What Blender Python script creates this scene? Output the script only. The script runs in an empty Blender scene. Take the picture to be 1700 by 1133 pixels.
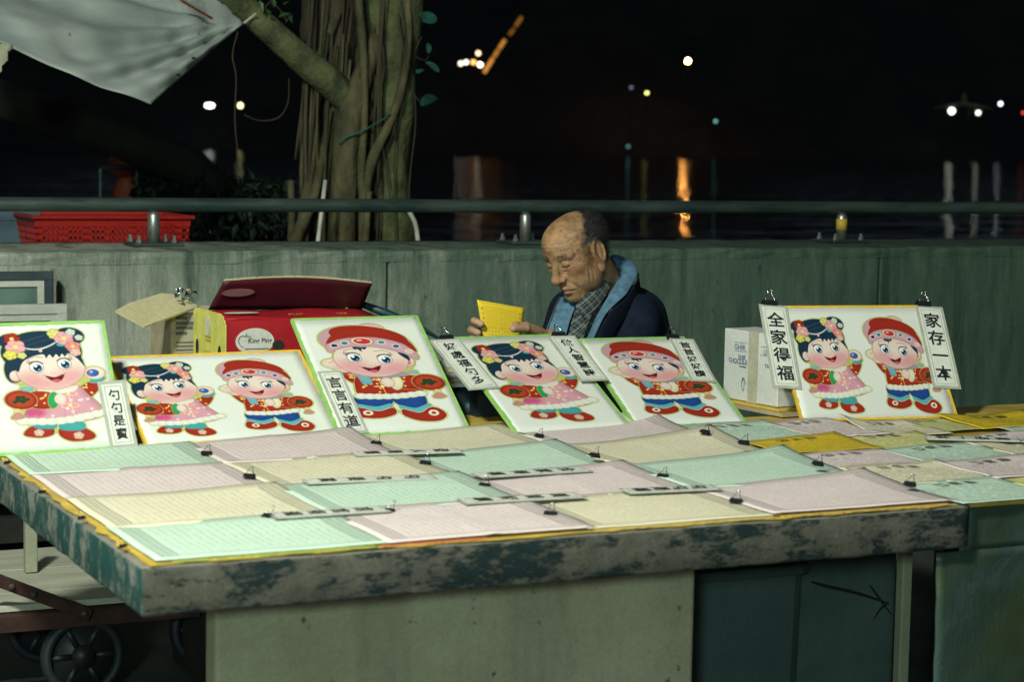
import bpy, bmesh, math, random
import numpy as np
from mathutils import Vector, Matrix, noise as _mn
random.seed(7); rng = np.random.default_rng(7)
S = bpy.context.scene
COL = S.collection
R_ = math.radians

# ---------------------------------------------------------------- camera
CAM_R = np.array([[0.9019357, 0.02513906, -0.43113806],
                  [-0.4314748, 0.09517048, -0.8970909],
                  [0.0184796, 0.99514351, 0.09668453]])
CAM_C = np.array([0, 0, 1.45]); FPX = 3370.0
cd = bpy.data.cameras.new('camera'); cam = bpy.data.objects.new('camera', cd); COL.objects.link(cam)
m4 = Matrix([list(CAM_R[i]) + [CAM_C[i]] for i in range(3)] + [[0, 0, 0, 1]])
cam.matrix_world = m4
cd.sensor_width = 36; cd.lens = FPX / 1700 * 36; cd.clip_end = 3000; cd.clip_start = .1
cd.dof.use_dof = True; cd.dof.focus_distance = 5.45; cd.dof.aperture_fstop = 5.0
S.camera = cam
S.view_settings.view_transform = 'Standard'; S.view_settings.look = 'None'
S.view_settings.exposure = 0; S.view_settings.gamma = 1; S.view_settings.use_curve_mapping = False
S.cycles.max_bounces = 6; S.cycles.sample_clamp_indirect = 6

# ---------------------------------------------------------------- night sky, moonlight, street lamp
W = bpy.data.worlds.new('World'); S.world = W; W.use_nodes = True
wn = W.node_tree; sky = wn.nodes.new('ShaderNodeTexSky'); sky.sky_type = 'NISHITA'; sky.sun_disc = False
sky.sun_elevation = R_(24); sky.sun_rotation = R_(215)
wn.links.new(sky.outputs[0], wn.nodes['Background'].inputs[0])
wn.nodes['Background'].inputs[1].default_value = 0.010
sl = bpy.data.lights.new('moonlight', 'SUN'); sl.energy = 0.012; sl.angle = R_(.5); sl.color = (.8, .95, 1)
so = bpy.data.objects.new('moonlight', sl); COL.objects.link(so)
so.rotation_euler = Vector((.62, .60, -.45)).to_track_quat('-Z', 'Y').to_euler()
LAMP_POS = Vector((-.75, 1.9, 3.75)); LAMP_AIM = Vector((1.5, 4.2, .8))
LAMP_W = 272; LAMP_COL = (.95, 1.0, .86)
FILL_POS = Vector((-2.6, -3.6, 2.6)); FILL_W = 215; FILL_COL = (.72, 1.0, .88)

# ---------------------------------------------------------------- helpers
def wray(px, py):
    return CAM_R @ np.array([px - 850.0, 566.5 - py, -FPX])
def at(px, py, Y):
    "point at depth Y that the photograph shows at pixel px,py"
    d = wray(px, py); return Vector(CAM_C + d * ((Y - CAM_C[1]) / d[1]))
def atz(px, py, z):
    d = wray(px, py); return Vector(CAM_C + d * ((z - CAM_C[2]) / d[2]))
def onpl(px, py, p0, n):
    d = wray(px, py); n = np.array(n); return Vector(CAM_C + d * (np.dot(np.array(p0) - CAM_C, n) / np.dot(d, n)))

def tag(o, label=None, cat=None, group=None, kind=None):
    if label: o['label'] = label
    if cat: o['category'] = cat
    if group: o['group'] = group
    if kind: o['kind'] = kind
    return o
def thing(name, label, cat, loc=(0, 0, 0), rot=(0, 0, 0), group=None):
    o = bpy.data.objects.new(name, None); COL.objects.link(o); o.location = loc; o.rotation_euler = rot
    o.empty_display_size = .05
    return tag(o, label, cat, group)
def link(name, me, mats=None, parent=None, smooth=False):
    o = bpy.data.objects.new(name, me); COL.objects.link(o)
    if mats is not None:
        for m in (mats if isinstance(mats, (list, tuple)) else [mats]): me.materials.append(m)
    if parent: o.parent = parent
    if smooth:
        me.polygons.foreach_set('use_smooth', [True] * len(me.polygons))
    return o
def mesh(name, V, F, mats=None, parent=None, smooth=False, idx=None):
    me = bpy.data.meshes.new(name); me.from_pydata([tuple(v) for v in V], [], [tuple(f) for f in F]); me.update()
    if idx is not None: me.polygons.foreach_set('material_index', idx)
    return link(name, me, mats, parent, smooth)
class MB:
    def __init__(s): s.V = []; s.F = []; s.I = []
    def add(s, V, F, i=0):
        b = len(s.V); s.V += [tuple(v) for v in V]; s.F += [tuple(b + k for k in f) for f in F]; s.I += [i] * len(F)
    def box(s, lo, hi, i=0, M=None):
        x0, y0, z0 = lo; x1, y1, z1 = hi
        V = [(x0, y0, z0), (x1, y0, z0), (x1, y1, z0), (x0, y1, z0), (x0, y0, z1), (x1, y0, z1), (x1, y1, z1), (x0, y1, z1)]
        if M is not None: V = [M @ Vector(v) for v in V]
        s.add(V, [(0, 3, 2, 1), (4, 5, 6, 7), (0, 1, 5, 4), (1, 2, 6, 5), (2, 3, 7, 6), (3, 0, 4, 7)], i)
    def tube(s, pts, rad, n=8, i=0, cap=True, wob=0, seed=0):
        pts = [Vector(p) for p in pts]; k = len(pts)
        if not hasattr(rad, '__len__'): rad = [rad] * k
        V = []; F = []; up = None; rr = random.Random(seed)
        for j, p in enumerate(pts):
            t = (pts[min(j + 1, k - 1)] - pts[max(j - 1, 0)]).normalized()
            if up is None: up = t.orthogonal().normalized()
            up = (up - t * up.dot(t)).normalized(); sd = t.cross(up)
            for a in range(n):
                th = 2 * math.pi * a / n
                r = rad[j] * (1 + wob * math.sin(th * 3 + seed + j * .7) * .5 + wob * rr.uniform(-.5, .5))
                V.append(p + (up * math.cos(th) + sd * math.sin(th)) * r)
        for j in range(k - 1):
            for a in range(n):
                b = (a + 1) % n; F.append((j * n + a, j * n + b, (j + 1) * n + b, (j + 1) * n + a))
        if cap: F.append(tuple(range(n))[::-1]); F.append(tuple((k - 1) * n + a for a in range(n)))
        s.add(V, F, i)
    def lathe(s, prof, n=16, c=(0, 0, 0), i=0, M=None, ring=False):
        V = []; F = []
        for (r, z) in prof:
            for a in range(n):
                v = Vector((c[0] + r * math.cos(2 * math.pi * a / n), c[1] + r * math.sin(2 * math.pi * a / n), c[2] + z))
                V.append(M @ v if M is not None else v)
        k = len(prof)
        for j in range(k - 1):
            for a in range(n):
                b = (a + 1) % n; F.append((j * n + a, j * n + b, (j + 1) * n + b, (j + 1) * n + a))
        if not ring: F.append(tuple(range(n))[::-1]); F.append(tuple((k - 1) * n + a for a in range(n)))
        s.add(V, F, i)
    def grid(s, P, i=0, flip=False):
        "P[r][c] points"
        r = len(P); c = len(P[0]); V = [p for row in P for p in row]; F = []
        for a in range(r - 1):
            for b in range(c - 1):
                f = (a * c + b, a * c + b + 1, (a + 1) * c + b + 1, (a + 1) * c + b); F.append(f[::-1] if flip else f)
        s.add(V, F, i)
    def build(s, name, mats=None, parent=None, smooth=False, bevel=0, seg=1, auto=None):
        o = mesh(name, s.V, s.F, mats, parent, smooth, s.I)
        if bevel:
            b = o.modifiers.new('bevel', 'BEVEL'); b.width = bevel; b.segments = seg; b.limit_method = 'ANGLE'; b.angle_limit = R_(40)
        return o
def catmull(pts, n=8):
    pts = [Vector(p) for p in pts]; P = [pts[0] * 2 - pts[1]] + pts + [pts[-1] * 2 - pts[-2]]; out = []
    for i in range(1, len(P) - 2):
        for k in range(n):
            t = k / n; a, b, c, d = P[i - 1:i + 3]
            out.append(.5 * ((2 * b) + (c - a) * t + (2 * a - 5 * b + 4 * c - d) * t * t + (3 * b - a - 3 * c + d) * t ** 3))
    out.append(pts[-1]); return out
def copy_tree(o, parent=None):
    c = o.copy(); COL.objects.link(c); c.parent = parent
    for ch in list(o.children): copy_tree(ch, c)
    return c

# ---------------------------------------------------------------- materials
class NT:
    def __init__(s, name):
        s.m = bpy.data.materials.new(name); s.m.use_nodes = True; s.t = s.m.node_tree; s.b = s.t.nodes['Principled BSDF']
        s.tc = s.t.nodes.new('ShaderNodeTexCoord')
    def n(s, ty, **k):
        x = s.t.nodes.new(ty)
        for a, v in k.items():
            if a.startswith('i_'):
                x.inputs[a[2:]].default_value = v
            else: setattr(x, a, v)
        return x
    def l(s, a, b): s.t.links.new(a, b)
    def noise(s, scale=5, detail=4, rough=.6, co='Object', stretch=None, dist=0):
        x = s.n('ShaderNodeTexNoise', i_Scale=scale, i_Detail=detail, i_Roughness=rough, i_Distortion=dist)
        mp = s.n('ShaderNodeMapping'); s.l(s.tc.outputs[co], mp.inputs[0])
        if stretch: mp.inputs['Scale'].default_value = stretch
        s.l(mp.outputs[0], x.inputs['Vector']); return x.outputs['Fac']
    def ramp(s, fac, stops, interp='LINEAR'):
        r = s.n('ShaderNodeValToRGB'); r.color_ramp.interpolation = interp; e = r.color_ramp.elements
        while len(e) < len(stops): e.new(.5)
        for q, (p, c) in zip(e, stops):
            q.position = p; q.color = (c, c, c, 1) if not hasattr(c, '__len__') else (*c[:3], 1)
        s.l(fac, r.inputs[0]); return r.outputs[0]
    def mix(s, fac, a, b, mode='MIX'):
        x = s.n('ShaderNodeMix', data_type='RGBA', blend_type=mode)
        for k, v in ((0, fac), (6, a), (7, b)):
            if isinstance(v, (int, float)): x.inputs[k].default_value = v
            elif isinstance(v, (tuple, list)): x.inputs[k].default_value = (*v[:3], 1)
            else: s.l(v, x.inputs[k])
        return x.outputs[2]
    def math(s, op, a, b=0.0):
        x = s.n('ShaderNodeMath', operation=op)
        for k, v in ((0, a), (1, b)):
            if isinstance(v, (int, float)): x.inputs[k].default_value = v
            else: s.l(v, x.inputs[k])
        return x.outputs[0]
    def sep(s, co='Object'):
        x = s.n('ShaderNodeSeparateXYZ'); s.l(s.tc.outputs[co], x.inputs[0]); return x.outputs
    def bump(s, h, strength=.3, dist=.002):
        x = s.n('ShaderNodeBump'); x.inputs['Strength'].default_value = strength; x.inputs['Distance'].default_value = dist
        s.l(h, x.inputs['Height']); s.l(x.outputs[0], s.b.inputs['Normal'])
    def col(s, c):
        if isinstance(c, (tuple, list)): s.b.inputs['Base Color'].default_value = (*c[:3], 1)
        else: s.l(c, s.b.inputs['Base Color'])
    def set(s, rough=.7, metal=0, spec=.5, trans=0, emit=None, es=0):
        s.b.inputs['Roughness'].default_value = rough; s.b.inputs['Metallic'].default_value = metal
        s.b.inputs['Specular IOR Level'].default_value = spec; s.b.inputs['Transmission Weight'].default_value = trans
        if emit: s.b.inputs['Emission Color'].default_value = (*emit, 1); s.b.inputs['Emission Strength'].default_value = es
        return s.m
def dirty(name, c1, c2, scale=8, rough=.7, metal=0, bump=.2, bd=.002, spec=.4, stretch=None, stops=(.35, .65), fine=90):
    t = NT(name); f = t.noise(scale, 6, .65, stretch=stretch)
    c = t.ramp(f, [(stops[0], c1), (stops[1], c2)])
    g = t.noise(fine, 3, .6); c = t.mix(.35, c, t.ramp(g, [(.3, .55), (.7, 1.0)]), 'MULTIPLY')
    t.col(c)
    if bump: t.bump(g, bump, bd)
    return t.set(rough, metal, spec)
def flat(name, c, rough=.6, metal=0, spec=.5, var=.12, sc=30):
    t = NT(name); g = t.noise(sc, 4, .6)
    t.col(t.mix(t.ramp(g, [(.35, 0.0), (.65, 1.0)]), tuple(x * (1 - var) for x in c), tuple(min(1, x * (1 + var)) for x in c)))
    return t.set(rough, metal, spec)
def glow(name, c, s):
    t = NT(name); t.col((0, 0, 0)); return t.set(.5, emit=c, es=s)

# parapet concrete: grey at the left end, algae green streaks growing to the right
def concrete_wall():
    t = NT('algae_concrete'); x, y, z = t.sep()
    big = t.noise(1.3, 5, .6, stretch=(1, 1, .6)); st = t.noise(3.2, 7, .75, stretch=(1.8, 1, .45)); st2 = t.noise(12, 6, .75, stretch=(1.4, 1, .3))
    base = t.ramp(big, [(.3, (.15, .20, .165)), (.5, (.31, .345, .285)), (.7, (.46, .47, .38))])
    green = t.ramp(st2, [(.35, (.035, .088, .062)), (.7, (.105, .175, .118))])
    g = t.math('ADD', t.math('ADD', .10, t.math('MULTIPLY', t.math('SUBTRACT', x, 1.9), .34)), t.math('MULTIPLY', t.math('SUBTRACT', st, .5), 2.6))
    g = t.math('ADD', g, t.math('MULTIPLY', t.math('SUBTRACT', z, .75), .55))
    gm = t.ramp(g, [(.05, 0.0), (.55, .75), (1, .93)])
    c = t.mix(gm, base, green)
    sp = t.noise(22, 3, .5, stretch=(1, 1, .7)); c = t.mix(t.ramp(sp, [(.25, .75), (.34, 0.0)]), c, (.03, .05, .045))
    sp = t.noise(9, 5, .75); c = t.mix(t.ramp(sp, [(.62, 0.0), (.70, .4)]), c, (.40, .41, .33))
    dk = t.noise(3.1, 5, .7, stretch=(3.2, 1, .28)); c = t.mix(t.ramp(dk, [(.52, 0.0), (.66, .75)]), c, (.030, .060, .045))
    fn = t.noise(140, 3, .7); c = t.mix(.55, c, t.ramp(fn, [(.3, .45), (.7, 1.0)]), 'MULTIPLY')
    t.col(c); t.bump(t.math('ADD', fn, t.math('MULTIPLY', big, 3)), .5, .003); return t.set(.85, spec=.25)
def pitted():
    t = NT('pedestal_concrete'); a = t.noise(4, 6, .7); b = t.noise(34, 3, .5); c0 = t.noise(2.2, 5, .7, stretch=(2.5, 1, .3))
    c = t.ramp(a, [(.3, (.36, .35, .23)), (.7, (.52, .50, .36))]); c = t.mix(t.ramp(b, [(.24, .85), (.30, 0.0)]), c, (.08, .075, .055))
    c = t.mix(t.ramp(c0, [(.52, 0.0), (.7, .45)]), c, (.20, .21, .14)); f = t.noise(150, 3, .7); c = t.mix(.5, c, t.ramp(f, [(.3, .55), (.7, 1.0)]), 'MULTIPLY')
    t.col(c); t.bump(t.math('ADD', t.ramp(b, [(.24, 0.0), (.32, 1.0)]), t.math('MULTIPLY', f, .5)), .6, .003); return t.set(.85, spec=.25)
def slab_paint(name, paint, under, bias, light, st=(1, 1, 1.6)):
    t = NT(name); a = t.noise(10, 10, .82, stretch=st, dist=.15); b = t.noise(55, 6, .85, stretch=st); 
    f = t.math('ADD', t.math('MULTIPLY', a, .75), t.math('MULTIPLY', b, .25))
    m = t.ramp(f, [(bias - .012, 0.0), (bias + .022, 1.0)])
    pc = t.mix(t.ramp(b, [(.3, 0.0), (.7, 1.0)]), paint, tuple(q * .45 for q in paint))
    uc = t.ramp(t.noise(14, 6, .7), [(.3, under), (.7, light)])
    c = t.mix(m, pc, uc); fn = t.noise(160, 3, .7)
    c = t.mix(.6, c, t.ramp(fn, [(.3, .4), (.7, 1.0)]), 'MULTIPLY'); t.col(c)
    t.bump(t.math('ADD', m, t.math('MULTIPLY', fn, .6)), .6, .002); return t.set(.8, spec=.25)

M = dict(
    wall=concrete_wall(),
    ground=dirty('paving', (.035, .04, .038), (.09, .095, .085), 3, .8, fine=60),
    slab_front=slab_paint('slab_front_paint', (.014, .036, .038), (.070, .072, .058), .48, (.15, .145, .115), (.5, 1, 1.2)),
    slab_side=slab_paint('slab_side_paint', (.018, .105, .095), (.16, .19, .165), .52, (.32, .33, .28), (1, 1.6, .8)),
    slab_top=dirty('slab_concrete', (.16, .15, .12), (.24, .22, .18), 6),
    ped=pitted(),
    rail=dirty('rail_paint', (.035, .065, .06), (.11, .15, .13), 6, .45, .5, .2, stretch=(.5, 1, 3)),
    rust_bolt=flat('rusty_bolt', (.09, .07, .05), .6, .5), steel=flat('galvanised_steel', (.40, .42, .38), .42, .85), dark_steel=flat('dark_steel', (.04, .045, .045), .35, .9),
    wire=flat('clip_wire', (.5, .5, .48), .25, 1), clip=flat('clip_black', (.012, .013, .015), .3, 0, .6),
    yellow_tape=flat('yellow_tape', (.62, .42, .05), .6), green_edge=flat('green_edge', (.26, .50, .12), .55),
    yellow_edge=flat('yellow_edge', (.75, .46, .04), .55),
    board_back=flat('board_back', (.35, .34, .28), .8), ink=flat('black_ink', (.012, .013, .014), .6),
    strip=flat('laminated_strip', (.70, .71, .64), .28, 0, .6, .05), strip_line=flat('strip_line', (.25, .27, .23), .5),
    strip_clear=flat('strip_margin', (.42, .43, .37), .2, 0, .7, .1),
    bark=dirty('banyan_bark', (.032, .042, .018), (.165, .185, .080), 9, .85, 0, .9, .012, stretch=(1, 1, .8), fine=38),
    bark2=dirty('fig_root_bark', (.040, .038, .018), (.155, .145, .068), 12, .85, 0, .9, .010, stretch=(1, 1, .35), fine=45),
    bark3=dirty('strand_bark', (.030, .028, .018), (.085, .070, .040), 8, .85, 0, .6, .006, stretch=(2, 2, .2), fine=50),
    dark_bark=dirty('dark_bark', (.008, .010, .007), (.022, .022, .016), 5, .9),
    leaf=flat('leaf_green', (.035, .09, .03), .5, 0, .4, .4), leaf2=flat('leaf_teal', (.03, .13, .09), .5, 0, .4, .3),
    leafd=flat('leaf_dark', (.008, .020, .011), .6, 0, .3, .4),
    red_plastic=flat('red_plastic', (.35, .014, .010), .45, 0, .5, .1), blue_sheet=flat('blue_sheet', (.05, .10, .13), .6),
    white_pipe=flat('white_pipe', (.55, .57, .48), .4), orange=flat('dull_orange', (.30, .06, .02), .6),
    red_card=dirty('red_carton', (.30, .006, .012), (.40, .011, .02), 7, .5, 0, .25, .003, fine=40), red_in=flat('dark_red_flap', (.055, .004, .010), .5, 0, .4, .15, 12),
    yellow_card=flat('yellow_carton', (.58, .58, .13), .6), kraft=dirty('kraft_card', (.38, .30, .17), (.47, .38, .22), 8, .85),
    kraft_light=dirty('pale_card', (.50, .45, .26), (.58, .52, .32), 9, .85), beige_card=flat('beige_carton', (.33, .31, .22), .8),
    print_grey=flat('print_grey', (.10, .10, .075), .7), white_print=flat('white_print', (.50, .50, .45), .6),
    white_card=dirty('white_carton', (.62, .63, .59), (.72, .73, .69), 5, .6, 0, .1), tape=flat('packing_tape', (.44, .43, .32), .25),
    blue_print=flat('blue_print', (.10, .15, .24), .6), yellow_env=flat('yellow_envelope', (.62, .42, .06), .6),
    brown_env=flat('brown_envelope', (.20, .12, .06), .6), cover=flat('yellow_cover', (.52, .36, .06), .6, var=.25, sc=8),
    gold_top=dirty('yellow_board', (.36, .24, .03), (.48, .33, .05), 6, .7),
    dark_bag=flat('dark_bag', (.012, .022, .028), .5, 0, .5, .5, 6), teal_bag=flat('teal_bag', (.01, .05, .055), .5, 0, .5, .4, 8),
    wframe=dirty('window_frame_white', (.40, .42, .36), (.55, .56, .50), 7, .6), wframe_d=dirty('window_frame_dark', (.02, .035, .045), (.05, .07, .075), 7, .5),
    glass=flat('dusty_glass', (.10, .16, .14), .25, 0, .6, .3, 5), grime=flat('grime', (.12, .13, .06), .9),
    cart_metal=dirty('rusty_metal', (.035, .018, .014), (.09, .04, .03), 10, .7, .3), cart_wood=dirty('cart_plank', (.36, .37, .28), (.50, .50, .40), 5, .8, stretch=(.4, 3, 1)),
    rubber=flat('rubber', (.010, .017, .022), .6), rim=flat('rim_plastic', (.015, .018, .02), .5), bluerim=flat('blue_tyre_edge', (.006, .022, .030), .5),
    bin=dirty('teal_bin', (.05, .085, .085), (.075, .12, .115), 3, .55, 0, .05), panel=dirty('teal_panel', (.06, .10, .095), (.10, .15, .135), 4, .7, 0, .1),
    post=dirty('pale_post', (.26, .28, .19), (.34, .35, .25), 8, .8), skin=None,
    navy=flat('navy_fleece', (.006, .011, .024), .85, 0, .15, .25, 60), trouser=flat('dark_trouser', (.02, .02, .022), .9),
    shoe=flat('shoe', (.02, .018, .016), .5), stool=flat('stool_plastic', (.10, .02, .02), .5),
    river=None, hill=dirty('far_hill', (.012, .018, .020), (.035, .040, .036), .05, .9, bump=0),
)

# ---------------------------------------------------------------- printed matter (generated in memory)
class Art:
    def __init__(s, w, h, u=1.0, bg=(.70, .715, .665)):
        s.w, s.h, s.u = w, h, u; s.im = np.ones((h, w, 3), np.float32) * np.array(bg, np.float32)
        s.yy, s.xx = np.mgrid[0:h, 0:w].astype(np.float32); s.xx = (s.xx + .5) / u; s.yy = (s.yy + .5) / u
        s.mask = np.zeros((h, w), np.float32)
    def put(s, d, c, a=1.0, soft=0, mask=True, grad=None):
        e = (1.2 / s.u) if not soft else soft
        al = np.clip(.5 - d / e, 0, 1) * a
        c = np.array(c, np.float32)
        if grad is not None: c = c * (1 - grad[1][..., None]) + np.array(grad[0], np.float32) * grad[1][..., None]
        s.im = s.im * (1 - al[..., None]) + c * al[..., None]
        if mask: s.mask = np.maximum(s.mask, al)
    def de(s, cx, cy, rx, ry, rot=0):
        t = math.radians(rot); c, n = math.cos(t), math.sin(t)
        x = s.xx - cx; y = s.yy - cy; X = (x * c + y * n) / rx; Y = (-x * n + y * c) / ry
        r = np.sqrt(X * X + Y * Y) + 1e-6; return (r - 1) * min(rx, ry), X, Y
    def ell(s, cx, cy, rx, ry, c, rot=0, a=1, sh=.25, soft=0, line=None, mask=True):
        d, X, Y = s.de(cx, cy, rx, ry, rot)
        if line is not None: s.put(d - 1.8, line, mask=mask)
        g = np.clip((X * X + Y * Y) * .8 + Y * .25, 0, 1) * sh
        s.put(d, c, a, soft, mask, (tuple(q * .35 for q in c), g) if sh else None)
    def dp(s, pts):
        pts = np.array([(p[0], p[1]) for p in pts], np.float32); n = len(pts)
        D = np.full(s.xx.shape, 1e9, np.float32); ins = np.zeros(s.xx.shape, bool)
        for i in range(n):
            a = pts[i]; b = pts[(i + 1) % n]; e = b - a
            wx = s.xx - a[0]; wy = s.yy - a[1]; t = np.clip((wx * e[0] + wy * e[1]) / (e @ e + 1e-9), 0, 1)
            D = np.minimum(D, (wx - e[0] * t) ** 2 + (wy - e[1] * t) ** 2)
            c = ((a[1] > s.yy) != (b[1] > s.yy)) & (s.xx < (b[0] - a[0]) * (s.yy - a[1]) / (b[1] - a[1] + 1e-9) + a[0]); ins ^= c
        D = np.sqrt(D); return np.where(ins, -D, D)
    def poly(s, pts, c, smooth=True, a=1, sh=0, line=None, mask=True):
        if smooth:
            n = len(pts); q = [pts[(i - 1) % n] for i in range(n + 3)]; P = []
            for i in range(1, n + 1):
                A, B, C_, D_ = [np.array(v, float) for v in q[i - 1:i + 3]] if i + 3 <= len(q) else [np.array(pts[(i - 2 + k) % n], float) for k in range(4)]
                for k in range(5):
                    t = k / 5; P.append(.5 * ((2 * B) + (C_ - A) * t + (2 * A - 5 * B + 4 * C_ - D_) * t * t + (3 * B - A - 3 * C_ + D_) * t ** 3))
            pts = P
        d = s.dp(pts)
        if line is not None: s.put(d - 1.8, line, mask=mask)
        g = np.clip(1 + d / 26, 0, 1) * sh
        s.put(d, c, a, mask=mask, grad=(tuple(q * .4 for q in c), g) if sh else None)
    def stroke(s, pts, w, c, a=1, mask=False):
        D = np.full(s.xx.shape, 1e9, np.float32)
        for p, q in zip(pts[:-1], pts[1:]):
            ex, ey = q[0] - p[0], q[1] - p[1]; wx = s.xx - p[0]; wy = s.yy - p[1]; t = np.clip((wx * ex + wy * ey) / (ex * ex + ey * ey + 1e-9), 0, 1)
            D = np.minimum(D, (wx - ex * t) ** 2 + (wy - ey * t) ** 2)
        s.put(np.sqrt(D) - w / 2, c, a, mask=mask)
    def flower(s, x, y, r, c, cc=(.75, .6, .2)):
        for k in range(5):
            t = 2 * math.pi * k / 5 + x; s.ell(x + r * .55 * math.cos(t), y + r * .55 * math.sin(t), r * .5, r * .5, c, sh=.35, line=tuple(q * .6 for q in c))
        s.ell(x, y, r * .3, r * .3, cc, sh=.2)
HAIR = (.008, .028, .055); SKIN = (.74, .60, .53); RED = (.345, .026, .014); BLUSH = (.62, .19, .24)
NAVY = (.01, .03, .09); GOLD = (.42, .36, .12); CREAM = (.74, .68, .46); TEAL = (.06, .34, .34); FUR = (.72, .72, .62)
def face(A, cx, cy, tilt, eyes, mouth, rx=108, ry=90):
    A.ell(cx, cy, rx, ry, SKIN, tilt, sh=.12, line=(.35, .12, .08))
    for sx in (-1, 1):
        A.ell(cx + sx * rx * .58, cy + ry * .42 + sx * tilt, 46, 34, BLUSH, a=.62, sh=0, soft=40)
    A.ell(cx, cy + ry * .75, rx * .6, 24, BLUSH, a=.5, sh=0, soft=30)
    for (ex, ey), s in zip(eyes, (-1, 1)):
        A.ell(ex, ey, 21, 23, (.78, .80, .78), tilt, sh=.1, line=(.12, .06, .07))
        A.ell(ex + 3, ey + 3, 14, 17, (.015, .075, .15), tilt, sh=.3); A.ell(ex + 3, ey + 3, 8, 10, (.005, .012, .03), sh=0)
        A.ell(ex - 2, ey - 6, 5, 6, (.85, .87, .87), sh=0); A.ell(ex + 7, ey + 10, 3, 3, (.4, .5, .6), sh=0)
        A.stroke([(ex - 22, ey - 16), (ex - 10, ey - 26), (ex + 6, ey - 27), (ex + 21, ey - 17)], 4, (.05, .02, .03))
        for k in (-1, 0, 1): A.stroke([(ex + s * (17 + 2 * k), ey - 20 + 5 * k), (ex + s * (27 + 2 * k), ey - 29 + 5 * k)], 2, (.05, .02, .03))
        A.stroke([(ex - 24, ey - 42 - s * 3), (ex, ey - 49), (ex + 22, ey - 42 + s * 3)], 2.6, (.16, .07, .06), .8)
    mx, my = mouth; nx = (eyes[0][0] + eyes[1][0]) / 2 + 4; ny = (eyes[0][1] + eyes[1][1]) / 2 + 30
    A.ell(nx, ny, 10, 7, (.80, .55, .46), sh=.25); A.stroke([(nx - 8, ny + 5), (nx, ny + 8), (nx + 8, ny + 4)], 2, (.50, .20, .15), .6)
    A.poly([(mx - 28, my - 10), (mx, my - 3), (mx + 28, my - 14), (mx + 18, my + 10), (mx + 2, my + 18), (mx - 14, my + 8)], (.10, .01, .015), line=(.35, .05, .05))
    A.ell(mx + 3, my + 11, 13, 6, (.60, .10, .11), sh=0)
    A.stroke([(mx - 36, my - 16), (mx - 27, my - 10)], 2.4, (.45, .12, .1)); A.stroke([(mx + 27, my - 14), (mx + 35, my - 21)], 2.4, (.45, .12, .1))
def dots(A, cx, cy, rx, ry, n, c=(.75, .55, .12), r=4):
    q = random.Random(int(cx))
    for k in range(n):
        a = q.uniform(0, 6.28); d = math.sqrt(q.random()) * .85; A.ell(cx + rx * d * math.cos(a), cy + ry * d * math.sin(a), r, r, c, sh=0)
def purse(A, x, y, tx):
    A.ell(x, y, 50, 42, RED, 10, sh=.3, line=GOLD); A.ell(x, y, 40, 32, (.42, .05, .02), 10, sh=.2)
    q = random.Random(3)
    for k in range(14): A.ell(x + q.uniform(-20, 20), y + q.uniform(-13, 13), 8, 7, (.02, .05, .02), sh=.4)
    A.ell(tx, y + 50, 10, 12, (.70, .52, .2), sh=.3); A.poly([(tx - 6, y + 58), (tx - 22, y + 80), (tx + 2, y + 86), (tx + 20, y + 78), (tx + 6, y + 58)], (.60, .26, .26), sh=.4, line=GOLD)
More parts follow.
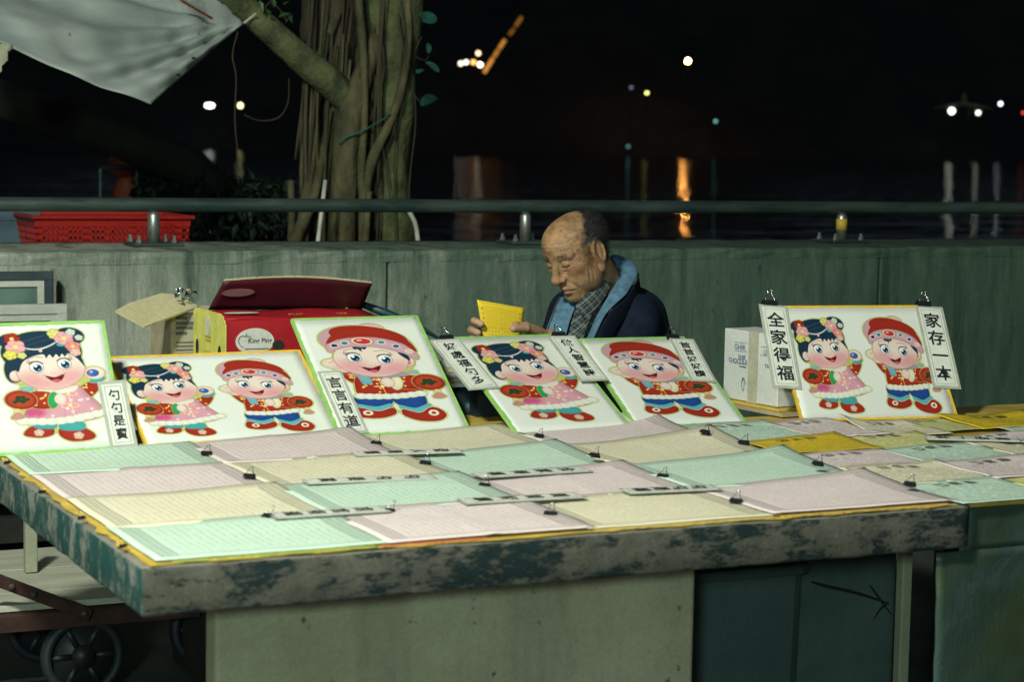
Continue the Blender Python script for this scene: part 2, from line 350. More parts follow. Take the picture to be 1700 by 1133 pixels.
def girl(A):
    A.ell(85, 72, 42, 34, HAIR, sh=0); A.ell(268, 60, 50, 42, HAIR, sh=0)
    A.ell(175, 128, 128, 98, HAIR, sh=0); A.ell(85, 195, 34, 70, HAIR, 8, sh=0)
    A.stroke([(70, 150), (110, 80), (190, 52)], 3, (.05, .11, .16), .7); A.stroke([(90, 165), (130, 95), (215, 66)], 2, (.05, .11, .16), .7)
    # dress, arms
    A.poly([(120, 458), (95, 470), (82, 498), (130, 512), (172, 500), (170, 465)], RED, sh=.3, line=GOLD)
    A.poly([(200, 470), (190, 505), (225, 535), (290, 532), (300, 508), (262, 475)], RED, sh=.3, line=GOLD)
    A.poly([(120, 440), (118, 468), (180, 476), (182, 445)], TEAL, sh=.3); A.poly([(200, 452), (200, 484), (268, 488), (268, 450)], TEAL, sh=.3)
    A.flower(128, 490, 14, (.70, .45, .40)); A.flower(250, 512, 15, (.70, .45, .40))
    A.poly([(275, 300), (318, 268), (345, 262), (350, 285), (320, 330), (285, 350)], RED, sh=.35, line=GOLD); dots(A, 305, 305, 25, 28, 6)
    A.ell(338, 262, 26, 14, TEAL, -20, sh=.3, line=GOLD); A.ell(332, 232, 32, 28, SKIN, sh=.2, line=GOLD); A.ell(326, 232, 18, 15, (.02, .12, .42), sh=.4, line=(.02, .03, .1)); A.ell(322, 226, 5, 4, (.5, .6, .8), sh=0)
    A.poly([(150, 290), (262, 282), (300, 330), (345, 410), (310, 440), (200, 452), (110, 445), (88, 420), (120, 350)], (.60, .30, .36), sh=.45, line=(.4, .1, .14))
    for k in range(5): A.stroke([(150 + k * 34, 300), (118 + k * 50, 430)], 3, (.50, .13, .20), .35)
    q = random.Random(5)
    for k in range(16): A.ell(125 + q.random() * 190, 340 + q.random() * 85, 6, 5, (.82, .58, .62), sh=0)
    A.ell(125, 400, 34, 22, (.50, .03, .16), a=.8, sh=0, soft=16)
    P = [(86 + k * 29, 432 + 14 * math.sin(k / 8 * 3.14) - k * 2) for k in range(10)]
    for x, y in P: A.ell(x, y + 4, 22, 16, FUR, sh=.3)
    for yy in (322, 375):
        for sx in (-1, 1): A.ell(238 + sx * 14, yy, 12, 7, (.70, .25, .3), sx * 20, sh=0, line=(.78, .65, .35))
        A.ell(238, yy, 5, 5, (.8, .7, .35), sh=.2)
    A.stroke([(236, 300), (246, 420)], 2.4, (.78, .62, .40))
    A.poly([(150, 285), (200, 300), (205, 318), (150, 312)], FUR, sh=.2); A.poly([(205, 300), (268, 284), (262, 308), (214, 320)], FUR, sh=.2)
    A.ell(150, 345, 58, 40, RED, 8, sh=.35, line=GOLD); dots(A, 150, 345, 50, 34, 9)
    A.ell(188, 348, 16, 36, (.03, .32, .10), 8, sh=.4, line=GOLD); A.ell(210, 345, 18, 24, SKIN, sh=.25)
    purse(A, 88, 340, 72)
    # head
    A.ell(82, 232, 18, 24, SKIN, sh=.3); face(A, 195, 208, -6, [(152, 196), (240, 186)], (205, 248))
    A.poly([(92, 215), (80, 160), (110, 110), (180, 92), (250, 100), (292, 140), (304, 200), (286, 166), (258, 138), (246, 152), (238, 138), (228, 154), (219, 138), (208, 155), (198, 140), (186, 156), (178, 138), (140, 148), (110, 172)], HAIR)
    A.stroke([(118, 128), (160, 104), (220, 100)], 2.5, (.05, .11, .16), .7)
    for k in range(19):
        t = k / 18; A.ell(104 + 130 * t, 98 + 26 * math.sin(t * 3.1) - 22 * t, 3.4, 3.4, (.75, .76, .72), sh=.1)
    A.ell(172, 120, 6, 8, (.75, .45, .45), sh=.2)
    A.flower(88, 62, 24, RED); A.flower(96, 100, 30, (.75, .36, .38)); A.flower(76, 136, 20, (.66, .60, .10)); A.flower(112, 140, 13, (.66, .62, .2))
    A.flower(222, 46, 20, (.66, .62, .18)); A.flower(252, 68, 30, (.74, .34, .36)); A.flower(276, 106, 23, (.72, .25, .22)); A.flower(282, 134, 16, (.75, .45, .42))
    A.flower(276, 40, 14, (.55, .62, .60)); A.flower(300, 66, 12, (.55, .62, .60)); A.ell(236, 98, 12, 6, TEAL, 20, sh=.2)
    A.ell(112, 292, 22, 12, (.20, .42, .42), sh=.4)
def boy(A):
    # trousers and shoes
    A.poly([(455, 395), (450, 445), (500, 462), (548, 452), (556, 400)], (.015, .06, .26), sh=.35); A.poly([(560, 400), (565, 450), (610, 478), (655, 462), (650, 395)], (.015, .06, .26), sh=.35)
    A.poly([(448, 440), (446, 466), (500, 482), (545, 468), (546, 446), (500, 458)], (.12, .42, .46), sh=.25); A.poly([(572, 455), (575, 480), (622, 500), (662, 478), (662, 455), (615, 474)], (.12, .42, .46), sh=.25)
    A.poly([(446, 458), (428, 485), (440, 508), (500, 518), (550, 500), (548, 468), (500, 482)], RED, sh=.3, line=CREAM); A.poly([(576, 478), (570, 510), (610, 540), (670, 546), (700, 520), (690, 488), (662, 474), (622, 500)], RED, sh=.3, line=CREAM)
    A.ell(468, 488, 15, 13, (.78, .70, .55), sh=.2); A.ell(468, 488, 7, 6, RED, sh=0); A.ell(664, 504, 16, 15, (.78, .70, .55), sh=.2); A.ell(664, 504, 7, 7, RED, sh=0)
    # raised arm
    A.poly([(430, 268), (462, 262), (488, 300), (480, 340), (452, 322)], RED, sh=.35, line=GOLD); dots(A, 462, 305, 14, 22, 5)
    A.ell(446, 260, 24, 14, CREAM, 15, sh=.25, line=GOLD); A.ell(428, 228, 36, 26, SKIN, 12, sh=.25, line=GOLD); A.stroke([(414, 224), (428, 214), (444, 224), (436, 234)], 3, (.5, .25, .18))
    # jacket
    A.poly([(478, 300), (520, 290), (600, 290), (640, 320), (662, 380), (650, 400), (560, 410), (470, 398), (462, 350)], RED, sh=.35, line=GOLD); dots(A, 550, 350, 85, 45, 22)
    for k in range(8): A.ell(468 + k * 26, 402 + 8 * math.sin(k / 7 * 3.14), 20, 15, FUR, sh=.3)
    A.stroke([(540, 300), (546, 395)], 2.6, (.75, .5, .15))
    for yy in (320, 356): A.stroke([(520, yy), (566, yy)], 4, (.78, .62, .25)); A.ell(543, yy, 5, 5, (.8, .7, .35), sh=0)
    A.ell(632, 340, 62, 38, RED, 12, sh=.35, line=GOLD); dots(A, 635, 340, 50, 30, 8)
    A.ell(592, 342, 18, 34, CREAM, 14, sh=.3, line=(.5, .4, .2)); A.ell(566, 336, 20, 24, SKIN, sh=.25, line=(.5, .25, .18))
    purse(A, 690, 345, 705)
    A.ell(555, 292, 82, 18, (.12, .38, .46), 3, sh=.4, line=GOLD); A.poly([(484, 292), (514, 296), (518, 344), (504, 340), (496, 346), (488, 338)], (.16, .42, .50), sh=.3)
    A.ell(655, 288, 20, 10, (.2, .42, .48), sh=.3)
    # head and hat
    A.ell(590, 38, 34, 18, (.72, .45, .42), 12, sh=.3, line=GOLD)
    A.ell(552, 122, 142, 92, (.58, .34, .39), 14, sh=.30, line=GOLD); A.ell(568, 88, 120, 56, RED, 15, sh=.25)
    A.ell(470, 215, 12, 30, HAIR, sh=0)
    A.ell(655, 232, 20, 26, SKIN, 10, sh=.3, line=(.35, .12, .08)); A.ell(655, 234, 9, 14, BLUSH, sh=.2)
    face(A, 545, 212, 8, [(496, 200), (588, 214)], (536, 262), 112, 92)
    A.poly([(428, 168), (432, 122), (500, 94), (585, 96), (660, 132), (694, 192), (686, 222), (650, 186), (585, 150), (505, 140), (450, 156)], (.60, .36, .42), sh=.35, line=(.4, .15, .15))
    A.poly([(430, 122), (470, 62), (555, 32), (640, 58), (690, 130), (696, 182), (655, 122), (585, 88), (500, 84)], RED, sh=.25)
    A.poly([(505, 142), (530, 144), (548, 146), (538, 158), (530, 152), (528, 168), (516, 152), (510, 158)], HAIR); A.poly([(636, 180), (662, 196), (664, 226), (648, 208)], HAIR)
    A.ell(542, 112, 34, 21, (.75, .62, .45), 8, sh=.2, line=(.3, .1, .05)); A.ell(542, 112, 26, 15, (.52, .03, .05), 8, sh=.35); A.ell(534, 107, 9, 4, (.8, .45, .45), sh=0)
    for x, y, c in ((452, 132, NAVY), (486, 120, (.02, .18, .25)), (600, 122, (.02, .25, .25)), (640, 146, (.03, .07, .30)), (674, 176, (.75, .50, .35))):
        A.ell(x, y, 14, 12, (.75, .65, .6), sh=.2); A.ell(x, y, 10, 8, c, sh=.3)
def blur(a, r):
    k = np.ones(2 * r + 1) / (2 * r + 1)
    a = np.apply_along_axis(lambda v: np.convolve(v, k, 'same'), 0, a); return np.apply_along_axis(lambda v: np.convolve(v, k, 'same'), 1, a)
def doll_art(fn, box, res=1.35):
    x0, y0, x1, y1 = box
    A = Art(int((x1 - x0) * res), int((y1 - y0) * res), res); A.xx += x0; A.yy += y0
    for f in fn: f(A)
    m = A.mask; b = blur(m, int(8 * res)); rim = (b > .22) & (m < .5)
    g = np.array(GOLD, np.float32) * (1 + .35 * rng.standard_normal((A.h, A.w, 1))).astype(np.float32) * .9 + np.array((.05, .14, .02), np.float32)
    rm = blur(rim.astype(np.float32), 1)[..., None]
    A.im = A.im * (1 - rm) + np.clip(g, 0, 1) * rm
    soft = blur(rng.standard_normal((A.h, A.w)), 2)[..., None] * .06
    A.im = np.clip(A.im * (1 + soft), 0, 1); return A.im
def to_image(name, arr, colour=True):
    h, w = arr.shape[:2]; im = bpy.data.images.new(name, w, h, float_buffer=False)
    if arr.ndim == 2: arr = np.repeat(arr[..., None], 3, 2)
    if colour: arr = np.where(arr < .0031308, arr * 12.92, 1.055 * np.power(np.maximum(arr, 1e-6), 1 / 2.4) - .055)
    px = np.ones((h, w, 4), np.float32); px[..., :3] = arr[::-1]; im.pixels.foreach_set(px.ravel()); im.update(); im.pack(); return im
def glyph(a, x, y, s, v, q):
    "a small pseudo-character of horizontal and vertical strokes: too small to read in the photograph"
    n = max(3, int(s)); x = int(x); y = int(y)
    for k in range(q.randint(3, 4)):
        yy = y + q.randint(0, n - 1); a[yy:yy + max(1, n // 9), x + q.randint(0, n // 4):x + n - q.randint(0, n // 4)] = v
    for k in range(q.randint(1, 3)):
        xx = x + q.randint(1, n - 1); a[y + q.randint(0, n // 3):y + n - q.randint(0, n // 4), xx:xx + max(1, n // 8)] = v
def sheet_ink(kind, seed):
    q = random.Random(seed); w, h = (1000, 700); a = np.zeros((h, w), np.float32)
    def rect(x0, y0, x1, y1, t, v): a[y0:y0 + t, x0:x1] = v; a[y1 - t:y1, x0:x1] = v; a[y0:y1, x0:x0 + t] = v; a[y0:y1, x1 - t:x1] = v
    if kind == 'dense':
        rect(38, 40, 962, 660, 6, .9); rect(112, 78, 888, 622, 4, .7)
        for x in (50, 68, 86, 104): a[44:656, x:x + 7] = 1; a[44:656, 993 - x:1000 - x] = 1
        for y in range(50, 650, 12):
            a[y:y + 4, 75:86] = .5; a[y:y + 4, 914:925] = .5
        for x in range(118, 880, 16): a[54:66, x:x + 9] = .8; a[634:646, x:x + 9] = .7
        x = 868
        while x > 122:
            y = 92 + (0 if q.random() < .85 else 40)
            while y < 600:
                if q.random() < .955: glyph(a, x, y, 16, q.uniform(.5, .9), q)
                y += 17 if q.random() < .93 else 34
            x -= 36
        for k in range(3): glyph(a, 860 + k * 16, 652, 13, .6, q)
    elif kind == 'title':
        rect(48, 44, 952, 656, 12, 1); rect(72, 66, 928, 634, 5, .7)
        for k in range(3): glyph(a, 300 + k * 140, 84, 112, 1, q); glyph(a, 304 + k * 140, 92, 100, 1, q); glyph(a, 306 + k * 140, 88, 104, 1, q)
        for k in range(2): glyph(a, 820 + k * 34, 90, 26, .8, q)
        for x in range(900, 90, -46):
            y = 215
            while y < 600:
                if q.random() < .9: glyph(a, x - 30, y, 30, q.uniform(.6, 1), q)
                y += 34 if q.random() < .9 else 60
    else:  # small booklet the man reads
        rect(30, 24, 970, 676, 4, .8)
        for y in (90, 160, 230, 330): glyph(a, 50, y, 50, 1, q); glyph(a, 880, y, 50, 1, q)
        for y in range(60, 640, 56): glyph(a, 470, y, 34, 1, q)
        a[385:389, 120:860] = .8
        for bx in (140, 530):
            for x in range(bx, bx + 310, 30):
                for y in range(60, 370, 30): glyph(a, x, y, 18, .8, q)
            for x in range(bx, bx + 300, 80):
                for y in range(410, 640, 60): glyph(a, x, y, 40, .75, q)
    return 1 - a
INK = {k: to_image('ink_' + k, sheet_ink(k.split('_')[0], i + 3), False) for i, k in enumerate(('dense_a', 'dense_b', 'title_a', 'title_b', 'title_c', 'book_a'))}
for im in INK.values(): im.colorspace_settings.name = 'Non-Color'
def paper_mat(name, c, ink, inkc=(.06, .07, .06), amt=.8):
    t = NT(name); x = t.n('ShaderNodeTexImage', image=INK[ink], extension='EXTEND'); t.l(t.tc.outputs['UV'], x.inputs[0])
    g = t.noise(9, 4, .6); base = t.mix(t.ramp(g, [(.3, 0.0), (.7, 1.0)]), c, tuple(q * .93 for q in c))
    f = t.math('MULTIPLY', t.math('SUBTRACT', 1.0, x.outputs[0]), amt)
    t.col(t.mix(f, base, inkc)); t.bump(t.noise(14, 4, .5), .15, .002); return t.set(.62, spec=.3)
def print_mat(name, arr):
    im = to_image(name, arr); t = NT(name); x = t.n('ShaderNodeTexImage', image=im, extension='EXTEND'); t.l(t.tc.outputs['UV'], x.inputs[0])
    g = t.noise(6, 4, .6); c = t.mix(.5, x.outputs[0], t.ramp(g, [(.3, .90), (.7, 1.0)]), 'MULTIPLY'); t.col(c); t.bump(g, .12, .003)
    return t.set(.42, spec=.4)
MINT = (.55, .71, .58); PINK = (.74, .62, .61); CRM = (.74, .68, .50); DYEL = (.66, .47, .02); PYEL = (.66, .64, .26); LYEL = (.60, .60, .24)
PM = {}
def pm(cname, c, ink):
    k = cname + '_' + ink
    if k not in PM: PM[k] = paper_mat('paper_' + k, c, ink, (.06, .07, .05) if 'yel' not in cname else (.05, .05, .02), .74 if 'dense' in ink else .95)
    return PM[k]
def uvmap(o, fn):
    me = o.data; uv = me.uv_layers.new(name='UVMap')
    for lp in me.loops: uv.data[lp.index].uv = fn(me.vertices[lp.vertex_index].co, lp.vertex_index)

# ---------------------------------------------------------------- setting
g = MB(); g.box((-700, -20, -.3), (900, 12, 0)); gr = g.build('ground', M['ground']); tag(gr, kind='structure')
def river_mat():
    t = NT('river_water'); t.col((.002, .004, .006)); n1 = t.noise(2.6, 2, .5, stretch=(.45, 1, 1)); n2 = t.noise(.42, 2, .5, stretch=(.35, 1, 1))
    x = t.n('ShaderNodeBump'); x.inputs['Strength'].default_value = 1; x.inputs['Distance'].default_value = 1.0
    t.l(t.math('ADD', t.math('MULTIPLY', n1, .026), t.math('MULTIPLY', n2, .24)), x.inputs['Height']); t.l(x.outputs[0], t.b.inputs['Normal'])
    return t.set(.06, spec=.5)
w = mesh('river', [(-700, 12, -1.2), (1200, 12, -1.2), (1200, 520, -1.2), (-700, 520, -1.2)], [(0, 1, 2, 3)], river_mat()); tag(w, kind='structure')
g = MB(); g.box((-700, 12, -4), (1200, 12.4, -.02)); tag(g.build('river_bank_edge', M['ground']), kind='structure')
# far bank and hillside
V = []; F = []; n = 90
for j in range(7):
    for i in range(n):
        x = -500 + 1600 * i / (n - 1); h = [-4, .2, 6, 26, 55, 80, 95][j] * (1 + .25 * math.sin(i * .31 + j) + .12 * math.sin(i * 1.3)) + (random.uniform(-2, 2) if j > 1 else 0)
        V.append((x, 508 + [0, 4, 12, 40, 80, 130, 200][j], h))
for j in range(6):
    for i in range(n - 1): F.append((j * n + i, j * n + i + 1, (j + 1) * n + i + 1, (j + 1) * n + i))
tag(mesh('far_hillside', V, F, M['hill'], smooth=True), kind='structure')

# parapet wall
WY = 6.3; WZ = 1.089
wall = thing('parapet_wall', 'long grey green concrete parapet wall streaked with algae behind the seated man', 'wall', (0, WY, 0))
g = MB()
for a, b in ((-4, 2.56), (2.566, 4.56), (4.566, 14)):
    g.box((a, 0, 0), (b, .62, WZ - .035)); 
g.build('wall_panel', M['wall'], wall, bevel=.006)
g = MB(); N = 260; P = []
for zz, yy in ((-.040, -.0015), (-.020, -.004), (-.006, -.003), (-.001, .006), (0, .05), (0, .6)):
    P.append([(-4 + 18 * i / N, yy + random.uniform(-.0025, .0025), WZ + zz + random.uniform(-.002, .002)) for i in range(N + 1)])
g.grid(P); g.build('wall_cap', M['wall'], wall)
# railing
rl = thing('railing', 'dark green weathered pipe railing bolted along the top of the concrete wall', 'railing', (0, 6.55, 0))
ry = .09; rz = [at(255, 340, 6.64).z, at(1397, 344.5, 6.64).z]; RZ = sum(rz) / 2
g = MB(); g.tube([(-4 + 18 * k / 60, ry, RZ) for k in range(61)], .0235, 16); g.build('top_rail', M['rail'], rl, True)
for k, (px, yel) in enumerate(((255, 0), (872, 0), (1397, 1))):
    c = at(px, 380, 6.64); x = c.x
    g = MB(); g.lathe([(.0205, WZ + .008), (.0205, RZ - .035), (.013, RZ - .022)], 20, (x, ry, 0)); g.tube([(x, ry, RZ - .03), (x, ry, RZ)], .009, 8)
    p = g.build('rail_post', M['steel'], rl, True)
    if yel:
        g = MB(); g.lathe([(.0215, WZ + .05), (.0215, RZ - .045)], 20, (x, ry, 0)); g.build('yellow_band', M['yellow_tape'], p, True)
    g = MB(); g.box((x - .085, ry - .075, WZ + .001), (x + .085, ry + .075, WZ + .012)); bp = g.build('base_plate', M['rail'], rl, bevel=.003)
    for sx in (-.065, .055):
        for sy in (-.055, .055):
            g = MB(); g.lathe([(.010, WZ + .012), (.010, WZ + .022), (.006, WZ + .023), (.006, WZ + .036)], 6, (x + sx, ry + sy, 0)); g.build('bolt', M['steel'], bp)
for k in (-1, 3, 4):
    x = at(255, 380, 6.64).x + 1.327 * k
    g = MB(); g.lathe([(.0205, WZ + .008), (.0205, RZ - .02)], 20, (x, ry, 0)); g.build('rail_post', M['steel'], rl, True)

# ---------------------------------------------------------------- tree behind the wall
TY = 8.0
tree = thing('banyan_tree', 'banyan trunk wrapped in aerial roots and climbing stems behind the railing', 'tree', (3.1, TY, 0))
T0 = Vector((3.1, TY, 0))
def tp(px, py, Y=TY): return at(px, py, Y) - T0
def ttube(name, pts, rad, mat, n=14, wob=.12, seed=1, parent=tree):
    P = catmull([tp(*p) for p in pts], 6); k = len(P)
    if hasattr(rad, '__len__'):
        rr = [rad[0]] if len(rad) == 1 else [float(np.interp(i / (k - 1), np.linspace(0, 1, len(rad)), rad)) for i in range(k)]
    else: rr = [rad] * k
    g = MB(); g.tube(P, rr, n, wob=wob, seed=seed); return g.build(name, mat, parent, True)
ttube('trunk', [(645, -140), (646, 0), (640, 140), (632, 260), (640, 400), (645, 620)], [.148, .142, .132, .118, .125, .165], M['bark'], 22, .10, 3)
ttube('trunk', [(545, -140, 8.1), (545, 0, 8.1), (552, 140, 8.1), (560, 260, 8.08), (545, 400, 8.05), (530, 620, 8.0)], [.125, .12, .11, .10, .12, .16], M['bark3'], 18, .14, 4)
ttube('limb', [(250, -130, 7.75), (380, -12, 7.8), (470, 70, 7.82), (545, 135, 7.85), (606, 190, 7.92)], [.048, .050, .056, .062, .060], M['bark'], 16, .06, 5)
ttube('climbing_stem', [(625, 60, 7.86), (598, 140, 7.83), (578, 210, 7.82), (572, 290, 7.82), (568, 400, 7.8), (566, 640, 7.8)], [.03, .045, .055, .052, .055, .06], M['bark2'], 12, .08, 6)
ttube('climbing_stem', [(592, -60, 7.83), (597, 20, 7.8), (604, 110, 7.79), (604, 200, 7.79), (600, 290, 7.79), (606, 400, 7.78), (608, 640, 7.7)], [.016, .017, .018, .017, .018, .02, .02], M['bark2'], 10, .1, 7)
ttube('climbing_stem', [(676, -40, 7.88), (678, 60, 7.85), (668, 140, 7.83), (648, 200, 7.82), (620, 260, 7.8), (606, 320, 7.79), (604, 420, 7.78)], [.012, .015, .018, .02, .022, .024, .026], M['bark2'], 10, .1, 8)
ttube('climbing_stem', [(560, 20, 7.95), (530, 110, 7.95), (520, 220, 7.93), (512, 300, 7.9), (500, 400, 7.85), (480, 600, 7.8)], [.02, .024, .022, .022, .03, .04], M['bark2'], 10, .15, 9)
ttube('climbing_stem', [(548, 180, 7.9), (535, 260, 7.88), (520, 330, 7.85), (490, 400, 7.8), (470, 500, 7.8)], [.012, .016, .02, .028, .04], M['bark2'], 10, .15, 10)
q = random.Random(21)
for k in range(26):
    x = 496 + 92 * q.random() ** 1.1; y0 = q.uniform(-60, 160); y1 = q.uniform(260, 470); Y = q.uniform(7.86, 7.99); dr = q.uniform(-16, 8)
    ttube('aerial_root', [(x + 12, y0, Y), (x + q.uniform(-6, 6), (y0 + y1) / 2, Y), (x + dr, y1, Y)], [q.uniform(.003, .006), q.uniform(.004, .010), q.uniform(.003, .006)], M['bark3'] if k % 3 else M['bark2'], 6, .2, k)
for k in range(9):
    x = 615 + 66 * q.random(); y0 = q.uniform(-60, 60); y1 = q.uniform(160, 430); Y = 7.80 + abs(x - 645) / 70 * .10
    ttube('aerial_root', [(x, y0, Y), (x + q.uniform(-14, 14), (y0 + y1) / 2, Y), (x + q.uniform(-25, 14), y1, Y)], q.uniform(.002, .005), M['bark3'], 5, .2, 60 + k)
ttube('dark_tie', [(562, 236, 7.75), (575, 228, 7.75), (590, 222, 7.75), (612, 212, 7.76), (648, 190, 7.8)], .004, M['leaf2'], 6, .1)
for pts in ([(395, 52, 7.7), (386, 90, 7.7), (392, 130, 7.7), (390, 200, 7.7), (398, 284, 7.7)], [(480, 130, 7.8), (478, 170, 7.8), (462, 195, 7.8), (430, 200, 7.8), (405, 190, 7.8)],
            [(684, 120, 7.9), (690, 200, 7.9), (680, 300, 7.9), (678, 400, 7.9)], [(700, 60, 7.9), (686, 90, 7.9)]):
    ttube('hanging_rootlet', pts, .0028, M['bark3'], 5, .1)
ttube('pruned_stub', [(482, 300, 7.9), (484, 345, 7.88), (482, 420, 7.85)], [.016, .014, .015], M['bark2'], 8)
ttube('pruned_stub', [(613, 318, 7.75), (610, 350, 7.74), (604, 420, 7.72)], [.014, .014, .018], M['bark2'], 8)
def leaf_shape(g, c, L, wd, M3, i=0):
    V = [(0, 0, 0), (L * .35, wd * .5, L * .05), (L, 0, -L * .1), (L * .35, -wd * .5, L * .05), (L * .4, 0, -.02 * L)]
    g.add([c + M3 @ Vector(v) for v in V], [(0, 4, 1), (1, 4, 2), (0, 3, 4), (3, 2, 4)], i)
def rot3(q): return Matrix.Rotation(q.uniform(0, 6.28), 3, 'Z') @ Matrix.Rotation(q.uniform(-1.3, 1.3), 3, 'Y') @ Matrix.Rotation(q.uniform(-1, 1), 3, 'X')
for (px, py, L, Y) in ((440, 6, .055, 7.7), (455, 12, .05, 7.7), (470, 8, .05, 7.7), (462, 28, .06, 7.7), (478, 22, .05, 7.7), (474, 38, .055, 7.7), (450, 24, .04, 7.7), (430, 0, .05, 7.7)):
    g = MB(); leaf_shape(g, tp(px, py, Y), L, L * .45, rot3(q)); g.build('leaf', M['leaf'], tree)
for (px, py, L, Y) in ((690, 22, .10, 7.9), (708, 100, .07, 7.9), (712, 88, .05, 7.9), (704, 112, .06, 7.9), (700, 172, .10, 7.9), (696, 164, .08, 7.9)):
    g = MB(); c_ = tp(px, py, Y); R3 = rot3(q); n_ = 14; g.add([c_ + R3 @ Vector((L * .5 * (1 - math.cos(2 * math.pi * k / n_)) , L * .34 * math.sin(2 * math.pi * k / n_) * (1 - .35 * math.cos(math.pi * k / n_) ** 2), -.12 * L * math.cos(2 * math.pi * k / n_) ** 2)) for k in range(n_)] + [c_ + R3 @ Vector((L * .5, 0, -.03 * L))], [(k, (k + 1) % n_, n_) for k in range(n_)]); g.build('leaf', M['leaf2'], tree, True)
for pts in ([(676, 10, 7.9), (688, 16, 7.9), (696, 26, 7.9)], [(678, 90, 7.9), (694, 96, 7.9), (706, 100, 7.9), (712, 92, 7.9)], [(680, 150, 7.9), (692, 162, 7.9), (702, 174, 7.9)], [(425, -30, 7.7), (450, 0, 7.7), (468, 20, 7.7), (476, 36, 7.7)], [(450, 0, 7.7), (440, 12, 7.7)]):
    ttube('twig', pts, .0022, M['bark3'], 5, .1)
g = MB()
for k in range(900):
    a = Vector((q.gauss(0, 1.6), q.gauss(0, .9), q.uniform(2.6, 4.2) - 0)); leaf_shape(g, a, .09, .045, rot3(q))
tag(g.build('crown', M['leafd'], tree), kind='stuff')
# leaning dark branch at the left
br = thing('leaning_trunk', 'dark leaning tree trunk crossing behind the tarpaulin at the upper left', 'tree', tuple(at(200, 240, 8.6)))
g = MB(); g.tube([p - br.location for p in catmull([at(-300, 60, 8.3), at(-60, 150, 8.4), at(80, 190, 8.5), at(220, 240, 8.6), at(330, 290, 8.7), at(430, 420, 8.8), at(500, 640, 8.9)], 6)], .085, 14, wob=.1)
g.build('trunk', M['dark_bark'], br, True)
for pts in ([(540, 300, 7.55), (534, 350, 7.5), (528, 400, 7.5), (510, 560, 7.5)],):
    o = thing('white_pole', 'thin white pole leaning against the banyan stems', 'pole', tuple(at(*pts[0])))
    g = MB(); g.tube([at(*p) - o.location for p in pts], .009, 10); g.build('pole_tube', M['white_pipe'], o, True)
pts = [(655, 340, 7.5), (672, 344, 7.5), (683, 358, 7.5), (692, 385, 7.5), (700, 470, 7.5)]
o = thing('bent_white_pipe', 'bent white plastic pipe showing under the rail right of the trunk', 'pipe', tuple(at(*pts[0])))
g = MB(); g.tube([p - o.location for p in catmull([at(*p) for p in pts], 6)], .0095, 10); g.build('pipe_tube', M['white_pipe'], o, True)
# shrubs behind the rail
def shrub(label, px0, px1, py0, Y, n, seed):
    q = random.Random(seed); b = at((px0 + px1) / 2, 400, Y); b.z = 0; o = thing('shrub', label, 'shrub', tuple(b), group='shrubs behind the railing')
    w = (at(px1, 400, Y) - at(px0, 400, Y)).x / 2; top = at(px0, py0, Y).z
    g = MB()
    for k in range(n):
        r = math.sqrt(q.random()); a = q.uniform(0, 6.28); z = q.uniform(.5, top) if q.random() < .7 else top * q.uniform(.85, 1.0)
        leaf_shape(g, Vector((w * r * math.cos(a), .35 * r * math.sin(a), z)), .07, .03, rot3(q))
    tag(g.build('foliage', M['leafd'], o), kind='stuff')
    g = MB()
    for k in range(9): g.tube([(q.uniform(-.1, .1), 0, 0), (q.uniform(-.5, .5) * w, q.uniform(-.2, .2), top * .6), (q.uniform(-.9, .9) * w, q.uniform(-.2, .2), top * .95)], .006, 5)
    g.build('stems', M['bark3'], o)
shrub('dark leafy shrub behind the rail between red crate and banyan', 300, 480, 300, 8.6, 1500, 4)
shrub('faint green shrub behind the rail just right of the leaning trunk foot', 225, 330, 290, 9.2, 900, 5)

# blurred things behind the left rail
o = thing('orange_barrier', 'dull orange blurred barrier post with a ball top left of the shrubs', 'barrier', tuple(at(212, 300, 10)))
c = o.location; g = MB(); g.lathe([(.10, -.5), (.085, -.05), (.05, 0), (.09, .05), (.10, .10), (.06, .16), (.01, .18)], 14); g.build('barrier_body', M['orange'], o, True)
o = thing('steel_frame_rack', 'thin dim metal frame standing in the dark behind the red crate', 'rack', tuple(at(195, 300, 9.5)))
c = o.location
for a, b in (((167, 280), (167, 420)), ((228, 275), (226, 420)), ((167, 280), (228, 277))):
    g = MB(); g.tube([at(*a, 9.5) - c, at(*b, 9.5) - c], .012, 8); g.build('frame_bar', M['rail'], o)
o = thing('blue_grey_locker', 'blue grey metal locker behind the wall at the left edge below the rail', 'locker', tuple(at(0, 400, 7.3)))
c = at(0, 352, 7.3); d = at(64, 352, 7.3)
g = MB(); g.box((-.6, 0, -c.z + .0 + 0), (d.x - c.x, .4, 0)); b = g.build('locker_body', M['blue_sheet'], o, bevel=.006); b.location = (0, 0, c.z - o.location.z)
g = MB(); g.box((-.6, -.004, -.03), (d.x - c.x + .005, .41, .006)); b = g.build('locker_lid', M['blue_sheet'], o); b.location = (0, 0, c.z - o.location.z)

